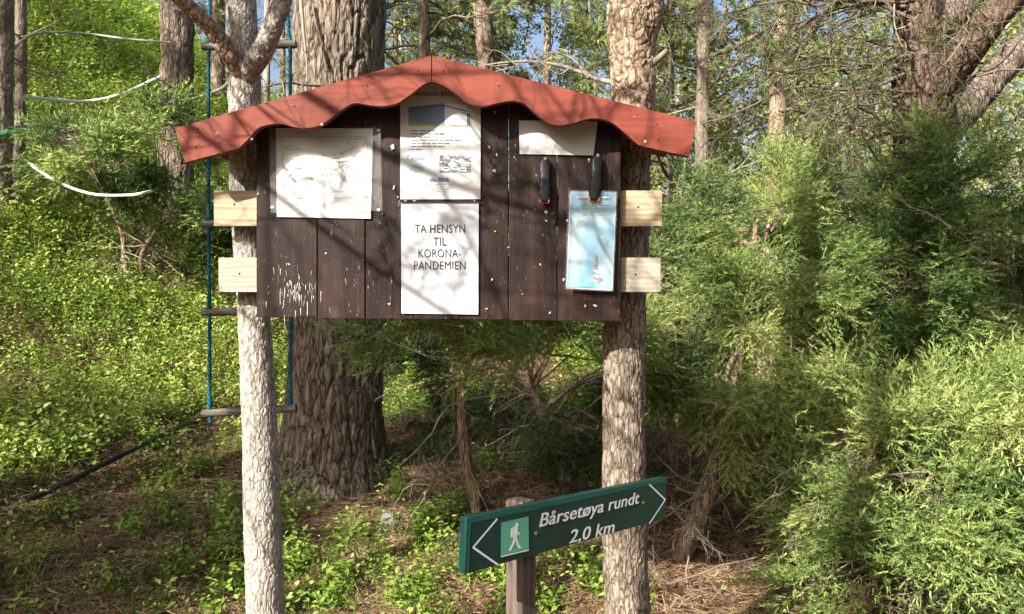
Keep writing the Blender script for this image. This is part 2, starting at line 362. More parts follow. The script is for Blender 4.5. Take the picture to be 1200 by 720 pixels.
# ------------------------------------------------------------------ ground
def stretch(a, b, step, lo, hi, k=1.16):
    c = list(np.arange(a, b, step)); s = step
    while c[-1] < hi: s *= k; c.append(c[-1] + s)
    s = step
    while c[0] > lo: s *= k; c.insert(0, c[0] - s)
    return np.array(c)
gx = stretch(-9, 7, .07, -420, 420); gy = stretch(1.5, 13, .07, -420, 420)
gX, gY = np.meshgrid(gx, gy); gZ = ground_z(gX, gY)
pp = np.stack([gX.ravel(), gY.ravel(), gX.ravel() * 0], -1)
gZ = gZ + (.025 * fbm(pp * 6, 2, 31)).reshape(gZ.shape)
i = np.arange(len(gy) - 1)[:, None] * len(gx) + np.arange(len(gx) - 1)[None]
gf = np.stack([i, i + 1, i + len(gx) + 1, i + len(gx)], -1).reshape(-1, 4)
kind(build('ground', [(np.stack([gX, gY, gZ], -1).reshape(-1, 3), gf)], M['ground']), 'structure')

# ------------------------------------------------------------------ trunks
def bark_trunk(path, rad, sides, step, amp, freq, zs, seed=0, warp=.45):
    """a trunk with plates of bark standing proud of the fissures"""
    path = np.asarray(path, float); L = np.linalg.norm(np.diff(path, axis=0), axis=1).sum(); n = max(6, int(L / step))
    q = crv(np.hstack([path, np.asarray(rad, float)[:, None]]), n)
    V, Fq, caps = tube(q[:, :3], q[:, 3], sides)
    cen = np.vstack([np.repeat(q[:, :3], sides, 0), q[:1, :3], q[-1:, :3]]); nrm = V - cen; ln = np.linalg.norm(nrm, axis=1)[:, None]; nrm = nrm / (ln + 1e-9)
    p = V * np.array([1, 1, zs]) * freq; p = p + warp * np.stack([vnoise(p * 1.3, seed + 20 + k) for k in range(3)], 1)
    d1, d2, cid = worley(p, seed); pl = sstep(0, .15, d2 - d1)
    disp = amp * (pl - 1) * .8 + amp * .7 * (cid - .5) * pl + amp * .5 * fbm(V * np.array([1, 1, .6]) * freq * 2.2, 3, seed + 3) + amp * 1.2 * fbm(V * freq * .25, 2, seed + 8)
    disp[-2:] = 0
    W = (V + nrm * disp[:, None])[:-2]
    return [(W, Fq, 0, np.clip(.55 + .5 * (pl - 1) + .55 * (cid - .5), 0, 1)[:-2])]
def twig_tree(start, d, L, r, depth, out, g, droop=.0, curl=.25, fork=(3, 5), sides=5, seg=7, spread=.9, taper=.25):
    d = np.asarray(d, float); d = d / np.linalg.norm(d); pts = [np.asarray(start, float)]; dd = d.copy()
    for k in range(seg):
        dd = dd + g.normal(size=3) * curl / 2 + np.array([0, 0, -droop / seg]); dd /= np.linalg.norm(dd); pts.append(pts[-1] + dd * L / seg)
    pts = np.array(pts); rad = np.linspace(r, r * taper, seg + 1)
    out.append((pts, rad, sides))
    if depth > 0:
        for k in range(g.integers(*fork)):
            t = g.uniform(.25, .95); i = min(seg - 1, int(t * seg)); p = pts[i] + (pts[i + 1] - pts[i]) * (t * seg - i)
            a = pts[i + 1] - pts[i]; a /= np.linalg.norm(a); s = g.normal(size=3); s -= a * s.dot(a); s /= np.linalg.norm(s)
            twig_tree(p, a * (1 - spread * .5) + s * spread, L * g.uniform(.35, .6) * (1.15 - t * .4), max(rad[i] * .6, .0012), depth - 1, out, g, droop, curl, fork, max(4, sides - 1), max(4, seg - 1), spread, taper)
def twig_parts(tw, mi=0, tint=None):
    out = []
    for p, r, s in tw:
        V, Fq, caps = tube(p, r, s); out.append((V, Fq, mi, tint))
    return out

# pine needles: tuft templates (long thin triangles in a brush)
def tri_template(n, fn):
    V = []; T = []
    for k in range(n):
        a, tip, side, t = fn(k); V += [a - side, a + side, tip]; T += [t] * 3
    return np.array(V), np.arange(3 * n).reshape(n, 3), np.array(T)
def pine_tuft(seed, n=16, L=.11, w=.0035, axis=.16):
    g = np.random.default_rng(seed)
    def f(k):
        s = k / n; a = np.array([s * axis, 0, 0]); r = g.normal(size=3); r[0] = 0; r /= np.linalg.norm(r)
        d = np.array([.75, 0, 0]) + r * .75; d /= np.linalg.norm(d); side = np.cross(d, g.normal(size=3)); side *= w / np.linalg.norm(side)
        return a, a + d * L * g.uniform(.7, 1.1), side, g.normal() * .08
    return tri_template(n, f)
TUFT_FAR = [pine_tuft(k, 15, .13, .0085, .16) for k in range(4)]
TUFT_MID = [pine_tuft(k + 9, 20, .09, .0040, .16) for k in range(4)]

def pine_crown(seed, H, z0, spread, nb, mat_leaf, tufts, tscale=1.0, tw_per=12, per_twig=5, up=.25, dead=6, zpow=.8, droop=.25, rbase=.022):
    """limbs, twigs and needles of a pine standing at the origin; returns (limb parts, needle parts, dead limb parts)"""
    g = np.random.default_rng(seed); limbs = []; pos = []; dr = []
    for k in range(nb):
        t = ((k + g.uniform(0, 1)) / nb) ** zpow; z = z0 + (H - z0) * t; a = g.uniform(0, 2 * np.pi); L = spread * (1.08 - t) * g.uniform(.6, 1.15) + .25
        d = np.array([math.cos(a), math.sin(a), up + .5 * t]); tw = []
        twig_tree((0, 0, z), d, L, rbase * (1.15 - t), 0, tw, g, droop, .3, seg=8); main = tw[0][0]
        limbs += tw
        for j in range(tw_per):
            s = g.uniform(.25, 1) ** .8; i = min(7, int(s * 8)); p = main[i] + (main[i + 1] - main[i]) * (s * 8 - i)
            ax = main[i + 1] - main[i]; ax /= np.linalg.norm(ax); q = g.normal(size=3) * np.array([1, 1, .5]); q /= np.linalg.norm(q)
            dd = ax * .7 + q * .8 + np.array([0, 0, .15]); dd /= np.linalg.norm(dd); l = L * .30 * g.uniform(.5, 1.1) + .1
            limbs.append((np.array([p, p + dd * l * .5 + g.normal(size=3) * .02, p + dd * l]), np.array([.006, .004, .002]), 4))
            for e in range(per_twig):
                f = g.uniform(.35, 1); pos.append(p + dd * l * f + g.normal(size=3) * .04); dr.append(dd + g.normal(size=3) * .55)
    deadt = []
    for k in range(dead):
        a = g.uniform(0, 2 * np.pi); z = g.uniform(.7, max(z0, 1.6)); twig_tree((0, 0, z), (math.cos(a), math.sin(a), g.uniform(-.2, .25)), g.uniform(.5, 1.1), .010, 2, deadt, g, .1, .4, (2, 5))
    pos = np.array(pos); dr = np.array(dr)
    lf = scatter(tufts, pos, frames(dr, g), tscale * g.uniform(.8, 1.25, len(pos)), g, g.uniform(.25, .75, len(pos)))
    return twig_parts(limbs), lf, twig_parts(deadt)

def world_tree(root, path, rad, matb, sides, step, amp, freq, zs, seed, warp=.45):
    o = build('trunk', [bark_trunk(local(root, path), rad, sides, step, amp, freq, zs, seed, warp)[0]], matb, root); return o

# --- left pine that carries the board: pale trunk forking above the roof
root = empty('pine_tree', tuple(np.array([P(312, 720, 2.16)[0], 2.16, gz(-.69, 2.16)])))
tag(root, 'slender pale barked pine forking in three, carrying the left end of the notice board', 'tree')
base = np.array(root.location) + np.array([.0, 0, -.05])
pts = [base, P(311, 720, 2.16), P(307, 600, 2.16), P(303, 470, 2.16), P(296, 345, 2.165), P(288, 230, 2.17), P(287, 150, 2.175), P(286, 85, 2.18), P(284, 40, 2.19), P(283, 0, 2.2), P(280, -120, 2.25), P(270, -420, 2.4)]
world_tree(root, pts, [.058, .053, .050, .047, .044, .043, .043, .046, .042, .041, .038, .022], M['bark_pale'], 120, .004, .0017, 92, .45, 1)
o = build('limb', [bark_trunk(local(root, [P(289, 100, 2.17), P(277, 75, 2.13), P(255, 43, 2.08), P(232, 18, 2.04), P(205, -8, 2.0), P(150, -70, 1.9), P(60, -200, 1.8)]), [.022, .028, .024, .021, .020, .017, .008], 48, .006, .0018, 70, .6, 2)[0]], M['bark_orange'], root)
o = build('limb', [bark_trunk(local(root, [P(288, 98, 2.17), P(297, 76, 2.12), P(310, 55, 2.08), P(322, 25, 2.06), P(332, -5, 2.05), P(345, -80, 2.0), P(380, -260, 2.0)]), [.022, .029, .028, .027, .026, .022, .012], 48, .006, .0024, 70, .6, 3)[0]], M['bark_pale'], root)
lp, lf, dp = pine_crown(3, 3.3, 1.6, .8, 9, M['pine'], TUFT_MID, 1, 5, 3, .3, 0)
off = P(275, -330, 2.35) - np.array([0, 0, .6]); off = off - np.array(root.location)
kind(build('branches', [(q[0] + off, *q[1:]) for q in lp], M['bark_mid'], root), 'stuff'); kind(build('crown', [(q[0] + off, *q[1:]) for q in lf], M['pine'], root, False), 'stuff')

# --- right pine that carries the board
root = empty('pine_tree', (float(P(733, 720, 2.2)[0]), 2.2, gz(.33, 2.2)))
tag(root, 'pine with flaking orange upper bark, carrying the right end of the notice board', 'tree')
base = np.array(root.location) + np.array([.0, 0, -.05])
pts = [base, P(735, 720, 2.21), P(732, 640, 2.21), P(731, 500, 2.21), P(732, 380, 2.21), P(738, 250, 2.215), P(741, 160, 2.22), P(742, 100, 2.23), P(741, 50, 2.24)]
pts2 = [P(742, 100, 2.23), P(741, 50, 2.24), P(745, 0, 2.25), P(752, -90, 2.3), P(760, -400, 2.45)]
lo_ = [.072, .066, .063, .060, .059, .057, .058, .060, .070]
o = build('trunk', [bark_trunk(local(root, pts[:7]), lo_[:7], 110, .0045, .0036, 60, .3, 4)[0]], M['bark_mid'], root)
o = build('upper_trunk', [bark_trunk(local(root, [P(741, 170, 2.22), P(742, 140, 2.222), P(742, 100, 2.23), P(741, 50, 2.24), P(746, 0, 2.25), P(752, -90, 2.3), P(760, -400, 2.45)]), [.056, .0585, .062, .070, .080, .06, .03], 110, .005, .0062, 38, .6, 5)[0]], M['bark_orange'], root)
o['label'] = 'orange flaky upper trunk'
tw = []; g = np.random.default_rng(11)
pth = crv([P(728, 98, 2.24), P(700, 93, 2.3), P(668, 80, 2.36), P(632, 73, 2.4), P(595, 73, 2.44), P(560, 78, 2.5)], 22); tw.append((local(root, pth), np.linspace(.0085, .002, 22), 7))
pth = crv([P(690, 92, 2.3), P(672, 70, 2.35), P(650, 62, 2.36), P(636, 64, 2.38)], 12); tw.append((local(root, pth), np.linspace(.005, .0016, 12), 6))
pth = crv([P(668, 80, 2.36), P(655, 88, 2.36), P(640, 82, 2.3), P(625, 92, 2.3)], 10); tw.append((local(root, pth), np.linspace(.004, .0012, 10), 6))
pth = crv([P(632, 73, 2.4), P(622, 60, 2.42), P(612, 48, 2.45)], 8); tw.append((local(root, pth), np.linspace(.003, .001, 8), 5))
pth = crv([P(610, 73, 2.43), P(598, 84, 2.4), P(590, 92, 2.4)], 8); tw.append((local(root, pth), np.linspace(.003, .001, 8), 5))
for k in range(14):
    i = g.uniform(560, 720); twig_tree(local(root, P(i, 80 + g.uniform(-6, 6), 2.4)), (g.normal(), g.normal() * .5, g.normal() * .8), .16, .002, 1, tw, g, 0, .5, (1, 3))
build('dead_branch', twig_parts(tw[:5]), M['dead_wood'], root); kind(build('dead_twigs', twig_parts(tw[5:]), M['dead_wood'], root), 'stuff')
build('dead_branch', twig_parts([(local(root, crv([P(752, 85, 2.24), P(768, 72, 2.2), P(784, 58, 2.16)], 8)), np.linspace(.013, .008, 8), 10)]), M['dead_wood'], root)
lp, lf, dp = pine_crown(4, 3.4, 1.6, .9, 9, M['pine'], TUFT_MID, 1, 5, 3, .3, 0)
off = P(758, -330, 2.4) - np.array([0, 0, .6]) - np.array(root.location)
kind(build('branches', [(q[0] + off, *q[1:]) for q in lp], M['bark_mid'], root), 'stuff'); kind(build('crown', [(q[0] + off, *q[1:]) for q in lf], M['pine'], root, False), 'stuff')

# --- the big old pine behind the board
root = empty('pine_tree', tuple(G(390, 560)))
D = root.location.y; BIGD = D
tag(root, 'thick old pine with deeply furrowed grey bark right behind the notice board', 'tree')
def rw(px): return px / F * D / 2
pts = [np.array(root.location) - np.array([0, 0, .25]), P(388, 552, D), P(390, 520, D), P(392, 470, D), P(393, 380, D), P(394, 250, D), P(396, 120, D), P(398, 0, D), P(400, -200, D + .1), P(404, -700, D + .2), P(405, -1300, D + .2)]
world_tree(root, pts, [rw(175), rw(140), rw(122), rw(112), rw(106), rw(103), rw(103), rw(106), rw(96), rw(70), rw(30)], M['bark_grey'], 200, .012, .016, 19, .17, 6, .35)
gr = np.random.default_rng(5)
for a_, d_, L_, r_, dep_, cu_ in ((P(352, -10, D - .35), P(362, 90, D - .45) - P(350, -10, D - .35), .62, .013, 1, .08), (P(375, 100, D - .3), (-.8, -.5, -.15), .45, .010, 2, .3), (P(440, 470, D - .25), (.3, -.7, .4), .5, .007, 2, .4), (P(445, 390, D - .25), (.6, -.4, -.6), .6, .008, 2, .4)):
    tw = []; twig_tree(local(root, a_), d_, L_, r_, dep_, tw, gr, .2, cu_, (2, 5), spread=.75); build('dead_branch', twig_parts(tw), M['dead_wood'], root)
lad_l = P(292, -330, 3.55); lad_h = lad_l[2]
build('limb', [bark_trunk(local(root, [P(398, -420, D), np.array([-1.3, 4.2, lad_h + .25]), np.array([-1.25, 3.55, lad_h + .03]), np.array([-1.15, 3.0, lad_h]), np.array([-1.3, 2.2, lad_h + .3])]), [.09, .07, .055, .045, .02], 24, .03, .012, 14, .5, 9)[0]], M['bark_grey'], root)
lp, lf, dp = pine_crown(8, 8.0, 0.0, 2.2, 22, M['pine'], TUFT_FAR, 1, 10, 5, .2, 0)
off = np.array([.05, .1, 5.2])
kind(build('branches', [(q[0] + off, *q[1:]) for q in lp], M['bark_far'], root), 'stuff'); kind(build('crown', [(q[0] + off, *q[1:]) for q in lf], M['pine'], root, False), 'stuff')

# --- grey pine on the hillside at the left, and the pair at the left edge
def hill_pine(px, py, wpx, label, seed, lean=0, mt='bark_grey', deadn=6):
    b = G(px, py); root = empty('pine_tree', tuple(b)); d = b[1]; tag(root, label, 'tree')
    r = wpx / F * d / 2; H = 9.0; zz = np.array([-.15, .05, .4, 1.2, 2.5, 4.5, 7, H])
    path = [np.array([lean * z, .05 * math.sin(z), z]) for z in zz]; rad = r * np.array([1.5, 1.25, 1.05, 1, .97, .85, .6, .15])
    build('trunk', [bark_trunk(path, rad, 64, .03, .12 * r, 2.2 / r, .35, seed)[0]], M[mt], root)
    lp, lf, dp = pine_crown(seed, H + .5, 4.2, 1.8, 20, M['pine'], TUFT_FAR, 1, 8, 4, .25, deadn)
    kind(build('branches', lp, M['bark_far'], root), 'stuff')
    if dp: kind(build('dead_branch', dp, M['dead_wood'], root), 'stuff')
    kind(build('crown', lf, M['pine'], root, False), 'stuff'); return root
HP = hill_pine(206, 268, 37, 'straight grey pine on the slope with white ropes tied to it', 21)
LP_ = hill_pine(-2, 243, 24, 'mottled pine trunk at the left edge, the thicker of two', 22, .0, 'bark_mid', 10)
LP2 = hill_pine(21, 241, 12, 'thin pine stem with dead twigs beside the thicker trunk at the left edge', 23, .0, 'bark_mid', 16)

# --- reddish old pine on the right with a thick limb rising to the right
root = empty('pine_tree', tuple(np.array([P(1068, 500, 4.4)[0], 4.4, gz(float(P(1068, 500, 4.4)[0]), 4.4)])))
tag(root, 'reddish barked old pine in the junipers with a thick limb rising to the right', 'tree')
D = 4.4
pts = [np.array(root.location) - np.array([0, 0, .1]), P(1066, 560, D), P(1068, 480, D), P(1072, 400, D), P(1078, 280, D), P(1082, 180, D), P(1082, 110, D), P(1075, 50, D), P(1072, -10, D), P(1066, -120, D), P(1060, -500, D + .2)]
world_tree(root, pts, [.24, .21, .19, .175, .165, .16, .165, .13, .12, .11, .05], M['bark_red'], 96, .012, .014, 20, .4, 31)
build('limb', [bark_trunk(local(root, [P(1085, 150, D), P(1098, 108, D - .1), P(1125, 70, D - .2), P(1155, 30, D - .3), P(1190, -12, D - .35), P(1260, -100, D - .4), P(1400, -260, D - .4)]), [.07, .10, .095, .09, .085, .07, .03], 48, .012, .008, 24, .4, 32)[0]], M['bark_red'], root)
build('limb', [bark_trunk(local(root, [P(1085, 190, D + .1), P(1120, 140, D + .4), P(1160, 95, D + .6), P(1215, 40, D + .8), P(1320, -60, D + 1)]), [.06, .10, .10, .09, .05], 40, .015, .01, 20, .4, 33)[0]], M['bark_grey'], root)
build('limb', [bark_trunk(local(root, [P(1078, 60, D), P(1100, 30, D + .2), P(1130, 5, D + .4), P(1180, -60, D + .6)]), [.08, .11, .10, .06], 40, .015, .01, 20, .4, 34)[0]], M['bark_grey'], root)
g = np.random.default_rng(41); tw = []
for k in range(44):
    s = P(1068 + g.uniform(-12, 6), g.uniform(-60, 330), D - .1); twig_tree(local(root, s), (-1, g.uniform(-.9, .5), g.uniform(-.35, .5)), g.uniform(.5, 1.25), g.uniform(.006, .014), 3, tw, g, .25, .45, (3, 6), spread=.8)
for k in range(12):
    s = P(1100 + g.uniform(0, 80), g.uniform(-20, 110), D - .2); twig_tree(local(root, s), (g.normal(), -.6, g.uniform(-.7, .3)), g.uniform(.4, .8), .007, 2, tw, g, .4, .5, (3, 5))
kind(build('branches', twig_parts(tw), M['dark_twig'], root), 'stuff')
ends = np.array([t_[0][-1] for t_ in tw if t_[1][0] < .005]); dd_ = np.array([t_[0][-1] - t_[0][0] for t_ in tw if t_[1][0] < .005]); sel = g.permutation(len(ends))[:420]
kind(build('crown', scatter(TUFT_MID, ends[sel], frames(dd_[sel], g), g.uniform(.45, .75, len(sel)), g), M['pine'], root, False), 'stuff')
tw = []
for a in ([(1048, 5), (1049, 33), (1062, 60), (1090, 63), (1108, 64)], [(1049, 35), (1064, 30), (1077, 17)], [(1132, 42), (1112, 70), (1095, 88), (1092, 105), (1098, 125)]):
    build('dead_branch', twig_parts([(local(root, crv([P(x, y, D - .45) for x, y in a], 20)), np.linspace(.005, .003, 20), 6)]), M['dead_wood'], root)

# ------------------------------------------------------------------ the notice board
BD = 2.05                      # depth of the board's front face
board = empty('notice_board', (float(P(515, 375, BD)[0]), BD, float(P(515, 375, BD)[2])))
tag(board, 'dark brown plank notice board under a red scalloped gable roof', 'notice board')
BL = np.array(board.location)
FD = 1.962                     # depth of the front of the roof fascia
pk = P(506, 65, FD); le = P(205, 150.4, FD); re_ = P(816, 142.5, FD)
def roof_z(x): return pk[2] + (le[2] - pk[2]) * (x - pk[0]) / (le[0] - pk[0]) if x < pk[0] else pk[2] + (re_[2] - pk[2]) * (x - pk[0]) / (re_[0] - pk[0])
seams = [300, 372, 428, 484, 538, 596, 653, 728]; g = np.random.default_rng(2)
for k in range(7):
    x0 = P(seams[k], 300, BD)[0] + .0011; x1 = P(seams[k + 1], 300, BD)[0] - .0011
    zb = P(0, 372.5 + 5 * (seams[k] - 300) / 428 + g.uniform(-.6, .6), BD)[2]; y0 = g.uniform(-.002, .002)
    q = np.array([[x0, zb], [x1, zb], [x1, roof_z(x1) - .03], [x0, roof_z(x0) - .03]])
    if x0 < pk[0] < x1: q = np.insert(q, 3, [pk[0], pk[2] - .03], 0)
    V, f = prism(q, (0, BD + y0, 0), X, Z, Y, .019)
    o = build('plank', [(V - BL, f)], M['brown_paint'], board, False); bevel(o, .0018)
# four stubs of pale wood are the ends of two battens behind the planks
for (xa, xb, ya, yb, mt, lab) in ((250.5, 776, 223.5, 265, 'pale_wood', 'upper bare wood batten'), (256, 774.5, 302, 342.5, 'grey_wood', 'lower bare wood batten')):
    d = 2.075; a = P(xa, ya, d); c = P(xb, yb, d)
    V, f = box(((a[0] + c[0]) / 2, d + .011, (a[2] + c[2]) / 2), (c[0] - a[0], .022, a[2] - c[2])); o = build('batten', [(V - BL, f)], M[mt], board, False); bevel(o, .0012); o['label'] = lab
    for nx in ((275, 240) if ya < 250 else (281, 321), (748, 243) if ya < 250 else (745, 322)):
        V, Fq, caps = tube([P(nx[0], nx[1], d - .0006), P(nx[0], nx[1], d + .004)], .0032, 8); build('nail', [(V - BL, Fq), (V - BL, caps)], M['ink'], board)
# fascia boards with a wavy lower edge
lowL = [(217, 190.5), (280, 173.7), (290.4, 163.3), (300.8, 151.7), (311, 147), (329, 145), (344.7, 149), (357.6, 150.4), (375.7, 146.5), (391, 136), (406.7, 124.6), (417, 121), (432.5, 123.3), (448, 124.6), (466, 120.7), (481.6, 110.4), (497, 98.7), (505.2, 95.8)]
lowR = [(506.4, 95.8), (519, 100), (533, 109.5), (549.5, 121), (566, 124.6), (582.5, 121), (599, 118.3), (612.8, 121), (623.8, 130), (637.5, 141), (654, 147), (670.5, 145), (687, 139.8), (700.8, 139), (717, 144), (731, 155), (744.8, 167), (755.8, 172), (808, 183.8)]
for low, top in ((lowL, [(505.2, 65.3), (205, 150.4)]), (lowR, [(816, 142.5), (506.4, 65.3)])):
    s = crv(low, 90) if low is lowR else np.vstack([[low[0]], crv(low[1:], 84)])
    poly = [P(x, y, FD)[[0, 2]] for x, y in s] + [P(x, y, FD)[[0, 2]] for x, y in top]
    V, f = prism(poly, (0, FD, 0), X, Z, Y, .021)
    o = build('fascia_board', [(V - BL, f[:2], 0), (V - BL, f[2:], 1)], [M['red_paint'], M['red_edge']], board, False)
    o.data.materials.append(M['worn_edge']); bevel(o, .0022, 1).modifiers[-1].material = 2; o['label'] = 'left red fascia board with wavy lower edge' if low is lowL else 'right red fascia board with wavy lower edge'
# roof boards behind the fascia
for a, b_ in ((le, pk), (pk, re_)):
    dv = b_ - a; dv[1] = 0; L = np.linalg.norm(dv); dv /= L; up = np.array([-dv[2], 0, dv[0]])
    for k in range(4):
        y0 = FD + .0225 + k * .088; c = (a + b_) / 2; c[1] = y0 + .043; c = c - up * .012
        rot = np.stack([dv, Y, up], 1); V, f = box(c, (L - .01, .085, .018), rot)
        build('roof_board', [(V - BL, f)], M['red_edge'], board, False)
# knot, bird dropping and screws on the fascia
V, Fq, caps = tube([P(254.5, 157, FD - .0006), P(254.5, 157, FD + .004)], .006, 12); build('knot', [(V - BL, Fq), (V - BL, caps)], M['pale_wood'], board)
for x, y in ((377, 146), (295, 163), (756, 166)):
    V, Fq, caps = tube([P(x, y, FD - .002), P(x, y, FD + .003)], .0035, 8); build('screw', [(V - BL, Fq), (V - BL, caps)], M['scrap'], board)
fb = [o for o in board.children if o.name.startswith('fascia_board')]
for o in list(board.children):
    if o.name.startswith('knot'): o.parent = fb[0]
    if o.name.startswith('screw'): o.parent = fb[0] if o.data.vertices[0].co.x + BL[0] < pk[0] else fb[1]
    if o.name.startswith('nail'): o.parent = [q_ for q_ in board.children if q_.name.startswith('batten')][0 if o.data.vertices[0].co.z + BL[2] > P(0, 283, BD)[2] else 1]
for k_, (x, y) in enumerate(((232, 152), (230, 172), (345, 125), (430, 101), (490, 83), (520, 84), (585, 101), (672, 122), (770, 146), (772, 165))):
    V, Fq, caps = tube([P(x, y, FD - .0008), P(x, y, FD + .003)], .0026, 8); build('nail', [(V - BL, Fq), (V - BL, caps)], M['ink'], fb[0] if x < 505 else fb[1])
# torn bits of old notices still stapled to the planks
sc = [(302, 228, 4), (441, 172, 0), (460, 173, 7), (461, 220, 7), (448, 250, 4), (466, 230, 4), (573, 173, 4), (588, 153, 4), (580, 132, 5), (578, 201, 9), (582, 181, 5), (605, 184, 9), (611, 193, 4), (626, 192, 5), (574, 234, 8), (609, 249, 9), (577, 260, 4), (580, 271, 4), (632, 245, 5), (640, 249, 6), (648, 250, 5), (640, 259, 5), (577, 329, 5), (570, 362, 5), (644, 366, 5), (697, 358, 5), (686, 359, 4), (690, 188, 6), (338, 310, 4), (315, 320, 4), (783, 0, 0), (456, 356, 4), (418, 368, 3), (413, 357, 3), (661, 328, 4), (596, 290, 4), (382, 297, 4), (665, 259, 4), (703, 184, 5), (633, 310, 3), (612, 345, 3)]
g = np.random.default_rng(12)
for x, y, s in sc:
    if not s or g.uniform() < .2: continue
    s *= .82
    c = P(x, y, BD - .0035); n = g.integers(4, 7); a = np.sort(g.uniform(0, 6.28, n)) + 0; r = s / F * BD * .5 * g.uniform(.5, 1.15, n)
    poly = np.stack([np.cos(a) * r, np.sin(a) * r * 1.2], 1)
    V, f = prism(poly, c, X, Z, Y, .0012); build('paper_scrap', [(V - BL, f)], M['scrap'], board, False)
# white scrape marks at the lower left of the planks
pr = []
for k in range(84):
    x = g.normal(346, 14); y = g.normal(343, 11); l = abs(g.normal(5, 4)) + 1.5; w = g.uniform(.12, .42)
    if k > 66: x = g.uniform(310, 470); y = g.uniform(290, 368); l *= .6; w *= .6
    a = P(x, y, BD - .0028); dx = g.normal() * .0015; L = l / F * BD; w = w / F * BD
    pr.append((np.array([a + X * -w, a + X * w, a + X * (w * .4 + dx) - Z * L, a + X * (-w * .4 + dx) - Z * L]) - BL, np.array([[0, 1, 2, 3]])))
kind(build('scrape_marks', pr, M['scrap'], board, False), 'stuff')

# ------------------------------------------------------------------ notices pinned on the board
def sheet(name, corners, d, mt, label, cat, bend=.003, n=14, seed=0, curl=0):
    """a paper with slight waves; corners tl,tr,br,bl in photo points"""
    tl, tr, br, bl = [P(x, y, d) for x, y in corners]; o0 = bl
    root = empty(name, tuple(bl)); tag(root, label, cat)
    s = np.linspace(0, 1, n); U, W = np.meshgrid(s, s)
    p = (1 - U)[..., None] * ((1 - W)[..., None] * bl + W[..., None] * tl) + U[..., None] * ((1 - W)[..., None] * br + W[..., None] * tr)
    q = p.reshape(-1, 3); q[:, 1] -= bend * (.5 + .5 * fbm(np.stack([U.ravel() * 2.2, W.ravel() * 3, U.ravel() * 0 + seed], -1), 2, seed)) 
    q[:, 1] -= curl * (1 - W.ravel()) ** 6
    i = np.arange(n - 1)[:, None] * n + np.arange(n - 1)[None]; f = np.stack([i, i + 1, i + n + 1, i + n], -1).reshape(-1, 4)
    o = build('sheet', [(q - bl, f)], mt, root)
    return root
def flat(root, name, pts, d, mt, join=None):
    q = np.array([P(x, y, d) for x, y in pts]) - np.array(root.location)
    return build(name, [(q, [tuple(range(len(q)))])], mt, root, False)
def ribbon(pts, d, w, closed=False, n=None):        # a thin ink line
    p = np.array([[P(x, y, d)[0], P(x, y, d)[2]] for x, y in pts])
    if closed: p = np.vstack([p, p[:1]])
    if n: p = crv(p, n)
    t = np.gradient(p, axis=0); t /= np.linalg.norm(t, axis=1)[:, None] + 1e-9; nn = np.stack([-t[:, 1], t[:, 0]], 1) * w / 2
    a = p + nn; b_ = p - nn; V = np.vstack([np.stack([a[:, 0], a[:, 0] * 0 + d, a[:, 1]], 1), np.stack([b_[:, 0], b_[:, 0] * 0 + d, b_[:, 1]], 1)]); m_ = len(p)
    k = np.arange(m_ - 1); return V, np.stack([k, k + 1, k + 1 + m_, k + m_], -1)
def ink(root, name, ribs, mt): return kind(build(name, [(v - np.array(root.location), f) for v, f in ribs], mt, root, False), 'stuff')
def words(x0, x1, y, d, h, g, fill=.85):            # a line of print too small to read
    r = []; x = x0
    while x < x1:
        w = min(g.uniform(3, 9), x1 - x); r.append(ribbon([(x, y), (x + w * .5, y + .01), (x + w, y)], d, h / F * d)); x += w + 1.3
    return r
g = np.random.default_rng(77)
# map
pd = BD - .006
mp = sheet('map_sheet', [(323.3, 150.4), (437, 151), (434.5, 256.5), (324.5, 254.4)], pd, M['paper'], 'white island map in a clear plastic sleeve on the left of the board', 'map', .0012, 16, 3, 0)
d = pd - .0016
rb = [ribbon([(331, 160), (430, 160.2)], d, .001), ribbon([(430, 160), (430, 232)], d, .001), ribbon([(430, 232), (332, 232.5)], d, .001), ribbon([(332, 232.5), (331, 160)], d, .001)]
ink(mp, 'border_line', rb, M['ink_grey'])
def blob(cx, cy, rx, ry, s, n=26, k=.35):
    a = np.linspace(0, 2 * np.pi, n, endpoint=False); gg = np.random.default_rng(s); r = 1 + k * gg.normal(size=n) * .6; return np.stack([cx + np.cos(a) * rx * r, cy + np.sin(a) * ry * r], 1)
coast = [(390, 186), (397, 184), (402, 178), (410, 176), (414, 172), (409, 170), (407, 166), (411, 163), (417, 164), (421, 162), (427, 164), (428, 168), (424, 172), (427, 176), (421, 178), (417, 182), (411, 186), (406, 189), (399, 190), (392, 189)]
ins = [(339, 222), (336, 216), (338, 208), (344, 202), (349, 198), (356, 197), (365, 196), (373, 198), (381, 200), (387, 197), (393, 199), (398, 195), (402, 200), (405, 206), (402, 212), (407, 216), (408, 222), (402, 225), (394, 224), (386, 226), (376, 226), (368, 225), (360, 228), (352, 226), (345, 227)]
rb = [ribbon(coast, d, .0013, True, 90), ribbon(ins, d, .0012, True, 120)]
for k in range(9): rb.append(ribbon(blob(g.uniform(343, 400), g.uniform(202, 222), g.uniform(2, 7), g.uniform(1, 4), k), d, .0009, True, 50))
for k in range(6): rb.append(ribbon(blob(g.uniform(395, 426), g.uniform(166, 200), g.uniform(2, 6), g.uniform(1.5, 4), k + 20), d, .0009, True, 50))
rb.append(ribbon([(379, 178), (378, 187)], d, .0009)); rb.append(ribbon([(376, 183), (381, 182)], d, .0007))
ink(mp, 'coastline_drawing', rb, M['ink_grey'])
rb = words(333, 344, 171.5, d, 1, g) + words(333, 353, 175, d, 1.1, g) + words(414, 424, 209, d, 1, g) + words(414, 428, 212, d, 1, g) + words(342, 351, 187, d, .9, g) + words(426, 430, 231, d, .9, g) + words(359, 372, 227.5, d, .8, g)
